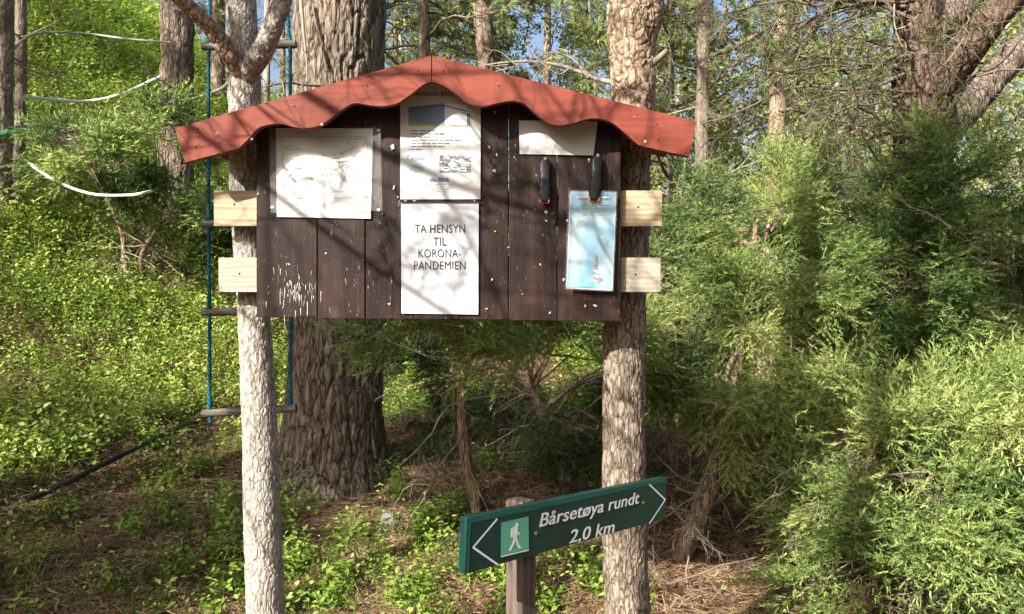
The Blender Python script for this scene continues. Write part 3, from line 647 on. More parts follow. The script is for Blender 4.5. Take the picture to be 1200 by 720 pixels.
ink(mp, 'small_print', rb, M['ink_grey'])
flat(mp, 'plastic_sleeve', [(315, 150), (446, 149.5), (448, 247), (317, 250)], pd - .0075, M['plastic'])
for x, y in ((319, 243), (443.5, 246), (443.5, 153)):
    V, f = box(P(x, y, pd - .008), (.008, .002, .006)); build('staple', [(V - np.array(mp.location), f)], M['scrap'], mp, False)
# poster
po = sheet('poster', [(469.3, 88), (563.5, 88), (563, 233.6), (469, 234)], pd, M['paper'], 'tall boathouse poster with a picture on top, under the peak of the roof', 'poster', .0012, 12, 5)
put_text('VAAGLAND BÅTHUS', (0, d, 0), X, Z, -Y, P(478.3, 0, d)[0], P(541, 0, d)[0], P(0, 112.3, d)[2], cap_h=4.4 / F * d, mt=M['ink'], parent=po, lift=.0002, offset=.004, bold=(0, .0004), name='title')
pic = flat(po, 'picture', [(478.3, 120), (552, 120), (552, 148), (478.3, 148)], d, M['pic_sky'])
flat(po, 'picture_grass', [(478.3, 143), (552, 146), (552, 148), (478.3, 148)], d - .0003, M['pic_grass'])
flat(po, 'picture_house', [(478.6, 126), (521, 121), (521, 147), (478.6, 144)], d - .0005, M['pic_house'])
flat(po, 'picture_gable', [(521.2, 121), (536, 121.5), (549, 129), (549, 146), (521.2, 147)], d - .0005, M['pic_white'])
ink(po, 'picture_trim', [ribbon([(478.6, 127), (521, 124)], d - .0007, .003), ribbon([(521, 124), (549, 131)], d - .0007, .003), ribbon([(491, 126), (491, 145)], d - .0007, .0008)], M['pic_trim'])
flat(po, 'picture_door', [(547, 133), (551, 134), (551, 146.5), (547, 146.2)], d - .0009, M['pic_house_dark'])
for o in list(po.children):
    if o.name.startswith('picture_'): o.parent = pic
rb = []
for k, (y, x1) in enumerate(((153.5, 511), (157.1, 522), (160.7, 506), (164.4, 543), (168, 527), (171.7, 520), (175.2, 496))):
    rb += words(482, x1, y, d, 1.5, g); rb.append(ribbon([(478.6, y - .4), (479.3, y + .6), (480.6, y - 1)], d, .0013))
ink(po, 'bullet_list', rb, M['ink_grey'])
rb = [ribbon(blob(g.uniform(481, 492), g.uniform(184, 202), g.uniform(2, 7), g.uniform(2, 5), 50 + k), d, .0011, True, 40) for k in range(8)] + words(481, 497, 186, d, 2, g)
ink(po, 'route_sketch', rb, M['ink_sky'])
flat(po, 'boat_picture', [(515, 182), (552, 182), (552, 202.5), (515, 202.5)], d, M['print_grey'])
rb = [ribbon(blob(x, y, 4.5, 1.8, 70 + int(x), 20, .1), d - .0004, .0018, True, 40) for x, y in ((522, 198), (533, 197), (542, 198.5), (530, 193), (545, 193))]
ink(po, 'boats', rb, M['pic_white'])
flat(po, 'logo', [(503, 213), (503, 210.5), (507, 208.3), (511.5, 210.5), (511.5, 213)], d, M['ink_blue'])
ink(po, 'logo_print', words(513, 526, 209.5, d, 1.6, g) + words(513, 526, 212, d, 1.6, g), M['ink_blue'])
ink(po, 'small_print', words(498, 530, 216.2, d, 1, g) + words(501, 531, 218.8, d, .8, g) + words(503, 527, 221.5, d, .8, g) + words(508, 522, 224.5, d, .8, g), M['ink_pale'])
# korona notice
ko = sheet('notice_sheet', [(470, 237.7), (561, 236.5), (560.5, 368.8), (470.5, 367.5)], pd, M['paper_cool'], 'white sheet with the large words about korona, lowest on the board', 'notice', .0012, 14, 8)
for body, x0, x1, y in (('TA HENSYN', 486, 545, 273), ('TIL', 507.5, 523, 288), ('KORONA-', 490.2, 540, 301.8), ('PANDEMIEN', 485, 545.6, 316)):
    put_text(body, (0, d, 0), X, Z, -Y, P(x0, 0, d)[0], P(x1, 0, d)[0], P(0, y, d)[2], cap_h=9.6 / F * d, mt=M['ink'], parent=ko, lift=.0002, name='lettering', spacing=1.05)
ink(ko, 'small_print', words(475, 480, 360.5, d, .9, g) + words(551, 557, 364, d, .9, g), M['ink_grey'])
rt = empty('cover_strip', tuple(P(469, 236, pd - .006))); tag(rt, 'thin dark strip between the boathouse poster and the korona notice', 'strip')
V, f = box(P(515.5, 235.8, pd - .006), (.212, .0025, .0042)); build('strip', [(V - np.array(rt.location), f)], M['brown_paint'], rt, False)
for x in (475, 485.5, 556): V, f = box(P(x, 235.6, pd - .0075), (.007 if x < 500 else .003, .001, .0022)); build('staple', [(V - np.array(rt.location), f)], M['staple'], rt, False)
# blank sheet
bs = sheet('blank_sheet', [(608, 141.4), (700.5, 142.4), (695.4, 182.3), (609, 180.7)], pd, M['paper_old'], 'blank weathered white sheet under the right half of the roof', 'notice', .0012, 12, 9)
ink(bs, 'faint_print', words(650, 668, 164, d, .9, g) + [ribbon([(646, 156), (648, 159), (648.5, 161)], d, .0012)], M['ink_pale'])
for x, y in ((611, 143.5), (697.5, 152), (612, 178)): V, f = box(P(x, y, d), (.006, .001, .0015)); build('staple', [(V - np.array(bs.location), f)], M['staple'], bs, False)
# blue leaflet
lf_ = sheet('leaflet', [(669, 224.5), (721.8, 225.5), (717, 339), (664, 336.5)], pd - .010, M['leaflet'], 'pale blue leaflet in a sleeve held by the right hand black clamp', 'leaflet', .004, 14, 13, .006)
d2 = pd - .0165
ink(lf_, 'print', words(675, 714, 231.5, d2, 2.2, g), M['paper_cool'])
ink(lf_, 'small_print', sum([words(681, 714, 239 + 4 * k, d2, .8, g) for k in range(5)], []) + sum([words(675, 713, 258 + 3 * k, d2, .6, g) for k in range(9)], []), M['ink_sky'])
flat(lf_, 'rock_picture', [(690, 335), (696, 318), (697, 300), (699, 298), (700, 318), (706, 326), (709, 335)], d2, M['print_grey'])
sl = flat(lf_, 'plastic_sleeve', [(666, 222.5), (724, 224), (719, 342), (662, 340)], d2 - .002, M['plastic'])
ink(lf_, 'sleeve_edge', [ribbon([(663.5, 337.5), (717.5, 340)], d2 - .003, .003), ribbon([(717.5, 340), (722, 226)], d2 - .003, .0016), ribbon([(664, 337), (668.5, 226)], d2 - .003, .0016)], M['paper_cool'])

# black spring clamps screwed to the planks
def clamp(top, bot, label):
    root = empty('spring_clamp', tuple(P(*top, BD - .02))); tag(root, label, 'clamp', 'black clamps on the board'); L0 = np.array(root.location)
    a = P(*top, BD - .012); b_ = P(*bot, BD - .024); n = 26; t = np.linspace(0, 1, n)
    path = a + (b_ - a) * t[:, None]; path[:, 1] -= .006 * np.sin(t * np.pi)
    w = np.interp(t, [0, .12, .45, .7, .9, 1], [.010, .0155, .0135, .016, .015, .009]); rib = 1 + .09 * np.where((t > .35) & (t < .8), np.sin(t * 120), 0)
    V = []; ang = np.linspace(0, 2 * np.pi, 14, endpoint=False); ax = (b_ - a) / np.linalg.norm(b_ - a); sx = np.cross(ax, Y); sx /= np.linalg.norm(sx); ny = np.cross(sx, ax)
    for p, ww, r_ in zip(path, w, rib):
        ca, sa = np.cos(ang), np.sin(ang); q = np.sign(ca) * np.abs(ca) ** .6; s = np.sign(sa) * np.abs(sa) ** .6
        V.append(p + q[:, None] * sx * ww * r_ + s[:, None] * ny * .0085)
    V = np.vstack(V); k = np.arange(n - 1)[:, None] * 14; j = np.arange(14)[None]
    f = np.stack([k + j, k + (j + 1) % 14, k + 14 + (j + 1) % 14, k + 14 + j], -1).reshape(-1, 4)
    fl = [tuple(q) for q in f] + [tuple(range(13, -1, -1)), tuple(range((n - 1) * 14, n * 14))]
    build('handle', [(V - L0, fl)], M['black_plastic'], root)
    p2 = path[:, :] + Y * .012; o = build('back_handle', [(q[0] - L0, *q[1:]) for q in tube_parts(p2[2:-3], np.full(n - 5, .0075), 8)], M['black_plastic'], root)
    V, Fq, caps = tube([a - Y * .011, a + Y * .012], .0042, 12); build('pivot_screw', [(V - L0, Fq), (V - L0, caps)], M['steel'], root)
    c = b_ - ax * .006
    for s in (-1, 1):
        V, f = box(c + sx * s * .0115 - Y * .002, (.0035, .010, .014)); o = build('jaw_pad', [(V - L0, f)], M['orange_plastic'], root, False); bevel(o, .0012)
    V, f = box(c - Z * .006 - Y * .002, (.019, .009, .003)); o = build('jaw_bar', [(V - L0, f)], M['orange_plastic'], root, False); bevel(o, .001)
    return root
clamp((638.5, 187), (638, 238), 'black clamp with orange jaws hanging empty, left of the blue leaflet')
clamp((700, 183), (696, 236), 'black clamp with orange jaws gripping the top of the blue leaflet')

# ------------------------------------------------------------------ trail sign on its post
sA = P(544.6, 607.8, 1.5); sB = P(547, 672.7, 1.5); sC = P(780.8, 559.4, 2.03); sD = P(781, 607.5, 2.03)
o_ = (sA + sB) / 2; e = (sC + sD) / 2 - o_; SL = np.linalg.norm(e); su = e / SL; sv = Z - su * su[2]; sv /= np.linalg.norm(sv); sn = np.cross(su, sv)  # towards camera
if sn[1] > 0: sn = -sn
SH = .109
sg = empty('trail_sign', (0, 0, 0)); 
def suv(px, py): q = on_plane(px, py, o_, sn) - o_; return np.array([q.dot(su), q.dot(sv)])
pp0 = o_ + su * suv(615, 630)[0] - sn * .036
for _ in range(20):
    pc_ = pp0 + sn * .002; pp0 = pp0 + su * (615 - (600 + F * pc_[0] / pc_[1])) / F * pc_[1]
sg.location = (pp0[0], pp0[1], gz(pp0[0], pp0[1])); tag(sg, 'dark green two way trail sign with white lettering on a wooden post', 'sign'); S0 = np.array(sg.location)
rot = np.stack([su, -sn, sv], 1)
V, f = box(o_ + su * SL / 2 - sn * .010, (SL, .020, SH), rot); o = build('panel', [(V - S0, f)], M['sign_green'], sg, False); bevel(o, .002)
def spoly(pts, lift=.0012): return np.array([o_ + su * a + sv * b_ + sn * lift for a, b_ in pts]) - S0
hh = SH / 2
for nm, (a0, a1, b0, b1) in (('edge_band', (.004, SL - .002, hh - .012, hh - .002)), ('edge_band', (.003, .011, -hh + .003, hh - .013))):
    build(nm, [(spoly([(a0, b0), (a1, b0), (a1, b1), (a0, b1)], .0006), [(0, 1, 2, 3)])], M['sign_edge'], sg, False)
def stroke(p, q, w):
    p, q = suv(*p), suv(*q); t = (q - p) / np.linalg.norm(q - p); n_ = np.array([-t[1], t[0]]) * w / 2; p = p - t * w * .2; q = q + t * w * .2; return [p - n_, q - n_, q + n_, p + n_]
def zs(x, y): return (530 + x / 4.237, 550 + y / 4.237)
for nm, pts_ in (('left_arrow', [(220, 247), (101, 388), (224, 474)]), ('right_arrow', [(977, 76), (1055, 151), (976, 270)])):
    w = .0042
    build(nm, [(spoly(stroke(zs(*pts_[k]), zs(*pts_[k + 1]), w), .0014 + .0002 * k), [(0, 1, 2, 3)]) for k in (0, 1)], M['sign_white'], sg, False)
q = [suv(*zs(*p)) for p in ((240, 265), (376, 234), (379, 404), (238, 438))]
build('pictogram_panel', [(spoly(q, .0012), [(0, 1, 2, 3)])], M['sign_picto'], sg, False)
def picto(pl, lift=.0017): return (spoly([suv(*zs(x, y)) for x, y in pl], lift), [tuple(range(len(pl)))])
cx, cy = 318, 276
hk = [picto([(cx + 8 * math.cos(a), cy + 11 * math.sin(a)) for a in np.linspace(0, 6.28, 13)[:-1]]),
      picto([(302, 284), (316, 283), (324, 292), (322, 312), (318, 340), (302, 346), (298, 340)]),
      picto([(287, 296), (300, 286), (297, 336), (286, 338)], .0019),
      picto([(320, 296), (324, 308), (335, 322), (334, 330), (318, 318)], .0015),
      picto([(302, 342), (313, 344), (306, 368), (292, 396), (288, 404), (277, 404), (280, 396), (294, 368)], .0015),
      picto([(308, 342), (319, 338), (325, 362), (333, 384), (341, 386), (340, 391), (326, 393), (316, 368)], .0013)]
build('hiker_pictogram', hk, M['sign_white'], [o for o in sg.children if o.name.startswith('pictogram_panel')][0], False)
wp = stroke(zs(240, 434), zs(378, 401), .0022); build('panel_edge', [(spoly(wp, .0013), [(0, 1, 2, 3)])], M['sign_white'], sg, False)
for body, l, r_, b0, cap in (('Bårsetøya rundt', (430, 287), (926, 168), None, None), ('2,0 km', (578, 356), (803, 301), None, None)):
    a = suv(*zs(*l)); c = suv(*zs(*r_)); v0 = (a[1] + c[1]) / 2
    tu = su + sv * (c[1] - a[1]) / (c[0] - a[0])
    put_text(body, o_, tu, sv, sn, a[0], c[0], a[1], cap_h=.0285, mt=M['sign_white'], parent=sg, lift=.0014, shear=.19, offset=.006, bold=(0, -.0008, .0008), spacing=1.02)
for x, y in ((415, 318), (948, 166)):
    a = suv(*zs(x, y)); c = o_ + su * a[0] + sv * a[1]
    V, Fq, caps = tube([c - sn * .002, c + sn * .0016], .0042, 14); build('screw', [(V - S0, Fq), (V - S0, caps)], M['steel'], sg)
V, Fq, caps = tube([o_ + su * suv(615, 630)[0] * 0 - sn * 0, o_ + sn * .0001], .0001, 3)
top = on_plane(616, 588, pp0, sn); zt = top[2]; zb = sg.location.z - .25
q = np.array([[-.0235, zb], [.0235, zb], [.0235, zt], [.018, zt + .004], [-.017, zt + .005], [-.0235, zt + .001]])
hx = np.array([su[0], su[1], 0]); hx /= np.linalg.norm(hx); hn = np.array([sn[0], sn[1], 0]); hn /= np.linalg.norm(hn)
V, f = prism(q, np.array([pp0[0], pp0[1], 0]) + hn * .014, hx, Z, -hn, .048); o = build('post', [(V - S0, f)], M['post_wood'], sg, False); bevel(o, .003)

# ------------------------------------------------------------------ rope ladder
LD = 3.5; rl = empty('rope_ladder', tuple(P(292, 483, LD))); tag(rl, 'blue rope ladder with wooden rungs hanging left of the notice board', 'rope ladder'); R0 = np.array(rl.location)
g = np.random.default_rng(8)
for xs in ([(252, -330), (246, 0), (244.5, 55), (244.5, 160), (244.5, 262), (245.5, 365), (246, 483), (247, 494)], [(333, -330), (337, 0), (340, 55), (340, 150), (341, 262), (341, 365), (340, 470), (340, 484)]):
    p = crv([P(x, y, LD) for x, y in xs], 160); rr = .0082 * (1 + .10 * np.sin(np.arange(160) * 1.9))
    for yy in (55, 158, 262, 365, 476): rr = rr + .006 * np.exp(-((p[:, 2] - P(0, yy - 3, LD)[2]) / .018) ** 2)
    build('side_rope', [(q[0] - R0, *q[1:]) for q in tube_parts(p, rr, 10)], M['rope_blue'], rl)
for ya, yb in ((-160, -158), (-53, -52), (55, 52), (157, 155), (263, 261), (366, 364), (485, 478)):
    a = P(237, ya, LD); c = P(347, yb, LD); tt = np.linspace(0, 1, 12)[:, None]
    build('rung', [(q[0] - R0, *q[1:]) for q in tube_parts(a + (c - a) * tt, np.full(12, .019) * g.uniform(.93, 1.07, 12), 14)], M['rung_wood'], rl)

# ------------------------------------------------------------------ ropes of the little course on the slope
def rope(pts, r, mt, name, label, cat='rope', n=60, group=None, sides=8):
    p = crv(pts, n); root = build(name, [(q[0] - p[0], *q[1:]) for q in tube_parts(p, r, sides)], mt); root.location = tuple(p[0]); tag(root, label, cat, group); return root
hd = HP.location.y - .22; ld_ = LP2.location.y - .1
rope([P(30, 113, ld_), P(62, 117, (ld_ * 2 + hd) / 3), P(100, 119, hd), P(140, 111, hd), P(188, 90, hd)], .016, M['rope_white'], 'rope', 'white sagging rope strung high between the slope pines')
rj = G(150, 335)[1] - .75
rope([P(28, 187, ld_), P(50, 203, rj), P(75, 217, rj), P(110, 228, rj), P(150, 229, rj), P(172, 225.5, rj + .05), P(188, 221, hd)], .0115, M['rope_white'], 'rope', 'white sagging rope strung low in front of the small juniper on the slope')
rope([P(0, 82, ld_), P(0, 82, ld_) * .2 + P(45, 32, ld_) * .8, P(100, 40, hd), P(150, 46, hd), P(200, 50, hd)], .012, M['rope_grey'], 'rope', 'thin grey rope above the white ropes on the slope')
rope([P(-20, 213, ld_), P(40, 213.5, ld_), P(110, 211, hd), P(190, 205, hd)], .008, M['rope_grey'], 'rope', 'thin grey wire low on the slope near the left edge')
rope([P(212, 118, hd + .1), P(225, 116, hd), P(250, 108, hd), P(262, 102, hd), P(271, 93, hd)], .014, M['rope_white'], 'rope', 'short loose white rope end between ladder and slope pine')
rope([P(-15, 152, ld_ - .25), P(3, 157, ld_ - .3), P(16, 155, ld_ - .2), P(30, 150, ld_)], .02, M['rope_teal'], 'rope', 'teal rope round the trunk at the left edge')
# black hose on the ground at the left
hs = []
for x, y in ((33, 604), (70, 586), (105, 567), (150, 543), (190, 522), (225, 505), (262, 492), (285, 486)):
    q = G(x, y + 6); q[2] += .09; hs.append(q)
rope(hs, .015, M['black_rubber'], 'hose', 'black hose lying on the ground at the left', 'hose', 70, sides=12)

# ------------------------------------------------------------------ junipers
def juniper_spray(seed, L=.19, shoots=6, npn=15, nl=.019, w=.0024):
    g = np.random.default_rng(seed); V = []; T = []
    def shoot(a, d, l, n, t0):
        d = d / np.linalg.norm(d)
        for k in range(n):
            s = (k + .5) / n; p = a + d * l * s + np.array([0, 0, -.10 * l * s * s]); r = g.normal(size=3); r -= d * r.dot(d); r /= np.linalg.norm(r)
            nd = d * .75 + r * .66; nd /= np.linalg.norm(nd); side = np.cross(nd, r + g.normal(size=3) * .3); side *= w / np.linalg.norm(side)
            tip = p + nd * nl * g.uniform(.75, 1.2); V.extend([p - side, p + side, tip]); t = t0 + .22 * (s - .5) + g.normal() * .04; T.extend([t, t, t + .05])
    ax = np.array([1., 0, 0])
    for k in range(shoots):
        s = k / shoots; sg_ = 1 if k % 2 else -1; d = ax * .75 + np.array([0, sg_ * .65, g.normal() * .25]); shoot(ax * L * s * .8, d, L * (.62 - .3 * s) * g.uniform(.8, 1.2), npn, -.03)
    shoot(ax * L * .1, ax + g.normal(size=3) * .05, L * .95, int(npn * 1.5), 0)
    V = np.array(V); return V, np.arange(len(V)).reshape(-1, 3), np.array(T)
SPRAY = [juniper_spray(k) for k in range(6)]
SPRAY_FAR = [juniper_spray(k + 30, .26, 6, 11, .034, .0050) for k in range(5)]

def juniper(name, base, ells, nper, mt, label, seed, tmpl=SPRAY, stem_r=.03, scl=1.0, stems=None, tint0=.42, nlimb=26, shell=.35, per=34, dead=10, droop=.35):
    g = np.random.default_rng(seed); base = np.asarray(base, float); root = empty(name, tuple(base)); tag(root, label, 'shrub')
    pos = []; dr = []; tn = []; cl = []
    for (cx, cy, cd, rx, ry, rz, wgt) in ells:
        c = P(cx, cy, cd); n = int(nper * wgt); ncl = max(7, n // per); u = g.normal(size=(ncl, 3)); u /= np.linalg.norm(u, axis=1)[:, None]
        rr = (shell + (1 - shell) * g.uniform(0, 1, ncl)) * (1 + .15 * g.normal(size=ncl)); cc = c + u * rr[:, None] * np.array([rx, ry, rz]) * .85
        ax = u * np.array([1, 1, .6]) + np.array([0, -.15, .25]) + g.normal(size=(ncl, 3)) * .35; ax /= np.linalg.norm(ax, axis=1)[:, None]
        pl = g.uniform(.16, .34, ncl) * scl; ct = g.normal(size=ncl) * .13; cl.append(cc); k = g.integers(0, ncl, n); t = g.uniform(0, 1, n)
        rd = g.normal(size=(n, 3)); rd -= ax[k] * (rd * ax[k]).sum(1)[:, None]
        p = cc[k] + ax[k] * (pl[k] * t)[:, None] + rd * (.042 * scl * (1.15 - .8 * t))[:, None] - np.array([0, 0, 1.]) * (droop * pl[k] * t * t * .8)[:, None]
        d = ax[k] * .9 + rd * .36 + np.array([0, 0, -droop]) * (g.uniform(0, 1.3, n) * (.4 + t))[:, None] + g.normal(size=(n, 3)) * .14
        pos.append(p); dr.append(d); tn.append(tint0 + ct[k] + .14 * (t - .5) + .08 * g.normal(size=n))
    pos = np.vstack(pos); dr = np.vstack(dr); tn = np.concatenate(tn); cl = np.vstack(cl)
    keep = pos[:, 2] > ground_z(pos[:, 0], pos[:, 1]) + .02; pos, dr, tn = pos[keep], dr[keep], tn[keep]
    parts = scatter(tmpl, local(root, pos), frames(dr, g, upref=(0, 0, 1)), scl * g.uniform(.75, 1.3, len(pos)), g, tn)
    # stems and limbs
    st = stems or [[base, (base + cl.mean(0)) / 2 + g.normal(size=3) * .05, cl.mean(0)]]
    for s in st:
        q = np.array(s); rr = np.linspace(stem_r, stem_r * .45, len(q)); build('trunk', [bark_trunk(local(root, q), rr, 28, .012, stem_r * .16, 1.3 / stem_r, .25, seed)[0]], M['bark_juniper'], root)
    tw = []; allst = np.vstack([crv(s, 24)[6:] for s in st])
    for c in cl[g.permutation(len(cl))[:nlimb]]:
        a = allst[np.argmin(((allst - c) ** 2).sum(1) + g.uniform(0, .3, len(allst)))]; mid = (a + c) / 2 + np.array([0, 0, .08]) + g.normal(size=3) * .05
        tw.append((local(root, crv([a, mid, c], 9)), np.linspace(stem_r * .35, .003, 9), 6))
    for c in pos[g.permutation(len(pos))[:nlimb * 10]]:
        a = cl[np.argmin(((cl - c) ** 2).sum(1))]; tw.append((local(root, np.array([a, (a + c) / 2 + g.normal(size=3) * .01, c])), np.array([.003, .002, .0012]), 4))
    kind(build('branches', twig_parts(tw), M['bark_juniper'], root), 'stuff')
    tw = []
    for k in range(dead):
        a = allst[g.integers(0, len(allst))]; twig_tree(local(root, a), (g.normal(), g.normal() * .7 - .4, g.uniform(-.7, .3)), g.uniform(.3, .75), .0058, 2, tw, g, .3, .38, (3, 6))
    if tw: kind(build('dead_branch', twig_parts(tw), M['dead_wood'], root), 'stuff')
    kind(build('crown', parts, mt, root, False), 'stuff'); return root

def gp(px, py, d): q = P(px, py, d); q[2] = gz(q[0], q[1]); return q
J, J_SHADE = M['juniper'], M['juniper_shaded']
# foreground right
juniper('juniper', gp(1060, 700, 3.25), [(1095, 610, 3.0, .34, .30, .28, 1.2), (1010, 520, 3.15, .22, .26, .12, .55), (1175, 560, 3.0, .30, .3, .34, 1.0), (1110, 500, 3.15, .34, .28, .14, .9), (1050, 660, 2.95, .20, .24, .16, .5), (1160, 690, 2.85, .30, .25, .18, .7)], 290, J,
        'bright green juniper spreading low in the right foreground', 101, stem_r=.03, scl=1.15, dead=28, tint0=.56,
        stems=[[gp(1060, 700, 3.25), P(1040, 640, 3.2), P(1010, 560, 3.15)], [gp(1060, 700, 3.25), P(1090, 640, 3.1), P(1120, 540, 3.1)]])
# left of it, tall, yellowish
b0 = gp(790, 690, 3.6)
juniper('juniper', b0, [(885, 280, 3.9, .24, .28, .36, 1.0), (870, 395, 3.75, .22, .26, .32, .9), (850, 465, 3.6, .18, .20, .16, .5), (935, 260, 4.0, .26, .28, .22, .6), (915, 530, 3.5, .18, .2, .18, .5), (950, 345, 3.8, .2, .24, .34, .6)], 310, J,
        'tall yellowish juniper right of the pine carrying the board, on a leaning trunk', 102, stem_r=.052, dead=14, tint0=.60,
        stems=[[b0, P(800, 650, 3.6), P(826, 580, 3.6), P(850, 500, 3.65), P(870, 400, 3.75), P(890, 290, 3.9)]])
# right, tall, dark
b0 = gp(1120, 560, 4.1)
juniper('juniper', b0, [(1140, 255, 4.0, .46, .36, .36, 1.5), (1185, 395, 3.8, .30, .30, .48, 1.2), (1015, 275, 4.1, .32, .30, .20, .8), (1020, 350, 4.0, .22, .25, .30, .6), (1115, 370, 3.85, .18, .25, .3, .4), (1085, 245, 3.95, .20, .15, .16, .6), (1078, 325, 3.85, .18, .15, .24, .6)], 340, J,
        'tall dark green juniper around the reddish pine at the right edge', 103, stem_r=.04, dead=24, tint0=.36)
# below the board, thin bare stem
b0 = G(560, 607)
juniper('juniper', b0, [(500, 378, 3.25, .18, .16, .06, .6), (560, 350, 3.4, .22, .18, .07, .5), (640, 380, 3.5, .22, .2, .10, .7), (690, 415, 3.7, .16, .2, .18, .6), (560, 310, 3.5, .4, .3, .10, .4)], 280, J,
        'small juniper on a thin bare reddish stem below the middle of the board', 104, stem_r=.037, dead=8, tint0=.62, nlimb=18,
        stems=[[b0 - Z * .05, P(557, 590, b0[1]), P(544, 520, b0[1]), P(541, 460, b0[1] - .02), P(552, 410, b0[1] - .02), P(562, 380, b0[1])]])
g = np.random.default_rng(55)
# thicket behind, its shade painted in by the darker needles
b0 = gp(665, 560, 4.5)
juniper('juniper', b0, [(590, 470, 5.2, .7, .4, .45, 1.2), (690, 490, 4.7, .45, .35, .40, 1.0), (500, 450, 5.6, .5, .4, .5, .8), (620, 360, 5.0, .6, .4, .4, .8), (770, 420, 4.8, .3, .3, .35, .6)], 420, J_SHADE,
        'shade coloured juniper thicket deep behind the bare stemmed juniper', 105, stem_r=.035, dead=26, tint0=.45)
# behind right pine, darker needle colour stands in for shade
b0 = gp(790, 520, 4.9)
juniper('juniper', b0, [(800, 265, 4.9, .32, .34, .42, 1.0), (770, 330, 4.6, .18, .24, .30, .6), (830, 330, 4.8, .25, .3, .4, .7), (790, 420, 4.5, .22, .3, .25, .5)], 360, J_SHADE,
        'shade coloured juniper rising between the right board pine and the yellowish juniper', 106, stem_r=.035, dead=10, tint0=.75)
# small one on the slope at the left
b0 = G(150, 335)
juniper('juniper', b0, [(125, 188, b0[1] - .1, .5, .4, .26, 1.2), (180, 180, b0[1], .26, .3, .28, .6), (85, 180, b0[1] - .2, .24, .3, .2, .5)], 190, J,
        'small bushy juniper with two bare stems on the slope at the left', 107, SPRAY_FAR, .028, 1.0, tint0=.52, nlimb=30, dead=10,
        stems=[[b0, P(146, 300, b0[1]), P(142, 270, b0[1]), P(118, 215, b0[1] - .1)], [G(170, 335), P(166, 300, b0[1]), P(182, 270, b0[1]), P(196, 230, b0[1])]])
# saplings and bushes filling the middle distance
for k, (px, d, zc, rx, rz, lab) in enumerate(((470, 9.5, .9, 1.0, .9, 'bushy juniper between the thick old pine and the board, farther back'), (930, 8.5, 1.2, 1.3, 1.0, 'bushy juniper far behind the yellowish juniper'),
        (1080, 9.0, 1.3, 1.4, 1.1, 'bushy juniper far behind the reddish pine'), (700, 10.5, 1.0, 1.5, .9, 'bushy juniper far behind the right board pine'), (290, 8.5, .5, .55, .6, 'low bush on the slope behind the rope ladder'), (1190, 7.5, 1.2, .9, 1.0, 'bushy juniper far back at the right edge'))):
    x = (px - 600) / F * d; z = gz(x, d); py = 360 - (z + zc - CAMZ) / d * F
    juniper('juniper', (x, d, z), [(px, py, d, rx, rx * .7, rz, 1.0)], 560, M['juniper'], lab, 120 + k, SPRAY_FAR, .03, 1.25, dead=4, tint0=.45)

# ------------------------------------------------------------------ background pines: three kinds, copied
protos = []
for s, H, z0, sp, nb, dead in ((201, 11, 2.0, 2.0, 30, 14), (202, 13, 3.2, 2.2, 30, 16), (203, 9, .9, 1.7, 34, 8), (204, 12, 2.6, 1.8, 26, 18)):
    lp, lf, dp = pine_crown(s, H, z0, sp, nb, M['pine'], TUFT_FAR, 1.1, 9, 4, .15, dead, 1.0, .35)
    zz = np.array([-.2, .1, 1, 3, 5, 8, H]); gg = np.random.default_rng(s); path = np.stack([.12 * np.cumsum(gg.normal(size=7)) * zz / H, .12 * np.cumsum(gg.normal(size=7)) * zz / H, zz], 1)
    tr = bark_trunk(path, np.array([.16, .135, .12, .105, .09, .06, .02]), 28, .08, .012, 12, .3, s)
    protos.append((tr, lp, lf, dp))
mesh_cache = {}
def bg_pine(px, d, w, k, label, group, bark='bark_far', z_off=0):
    x = (px - 600) / F * d; root = empty('pine_tree', (x, d, gz(x, d) - .05)); tag(root, label, 'tree', group)
    s = w / .22; tr, lp, lf, dp = protos[k]
    for nm, pt, mt, st in (('trunk', tr, M[bark], 0), ('branches', lp, M['bark_far'], 1), ('crown', lf, M['pine'], 1), ('dead_branch', dp, M['dead_wood'], 1)):
        key = (nm, k, mt.name)
        if key in mesh_cache: o = link(nm, mesh_cache[key].data, root)
        else: o = mesh_cache[key] = build(nm, pt, mt, root, nm != 'crown')
        if st: kind(o, 'stuff')
        else: o.scale = (s, s, 1)
    root.rotation_euler = (0, 0, random.uniform(0, 6.28)); return root
named = [(449, 15, .16, 0, 'pale slim pine trunk just right of the thick old pine', 'bark_pale'), (500, 11, .19, 1, 'dark pine trunk rising just left of the roof peak', 'bark_far'),
         (594, 11.5, .30, 3, 'dark pine trunk rising behind the roof right of its peak', 'bark_far'), (783, 9, .07, 2, 'thin pine stem just right of the right board pine', 'bark_mid'),
         (822, 7.5, .13, 1, 'slim grey pine trunk past the right end of the roof', 'bark_mid'), (836, 12, .14, 0, 'slim dark pine close behind the slim grey trunk past the roof', 'bark_far'),
         (897, 7.6, .17, 3, 'orange barked pine trunk behind the yellowish juniper', 'bark_orange'), (312, 13, .10, 0, 'pale thin pine seen between the ladder and the old pine', 'bark_pale')]
for px, d, w, k, lab, bk in named: bg_pine(px, d, w, k, lab, None, bk)
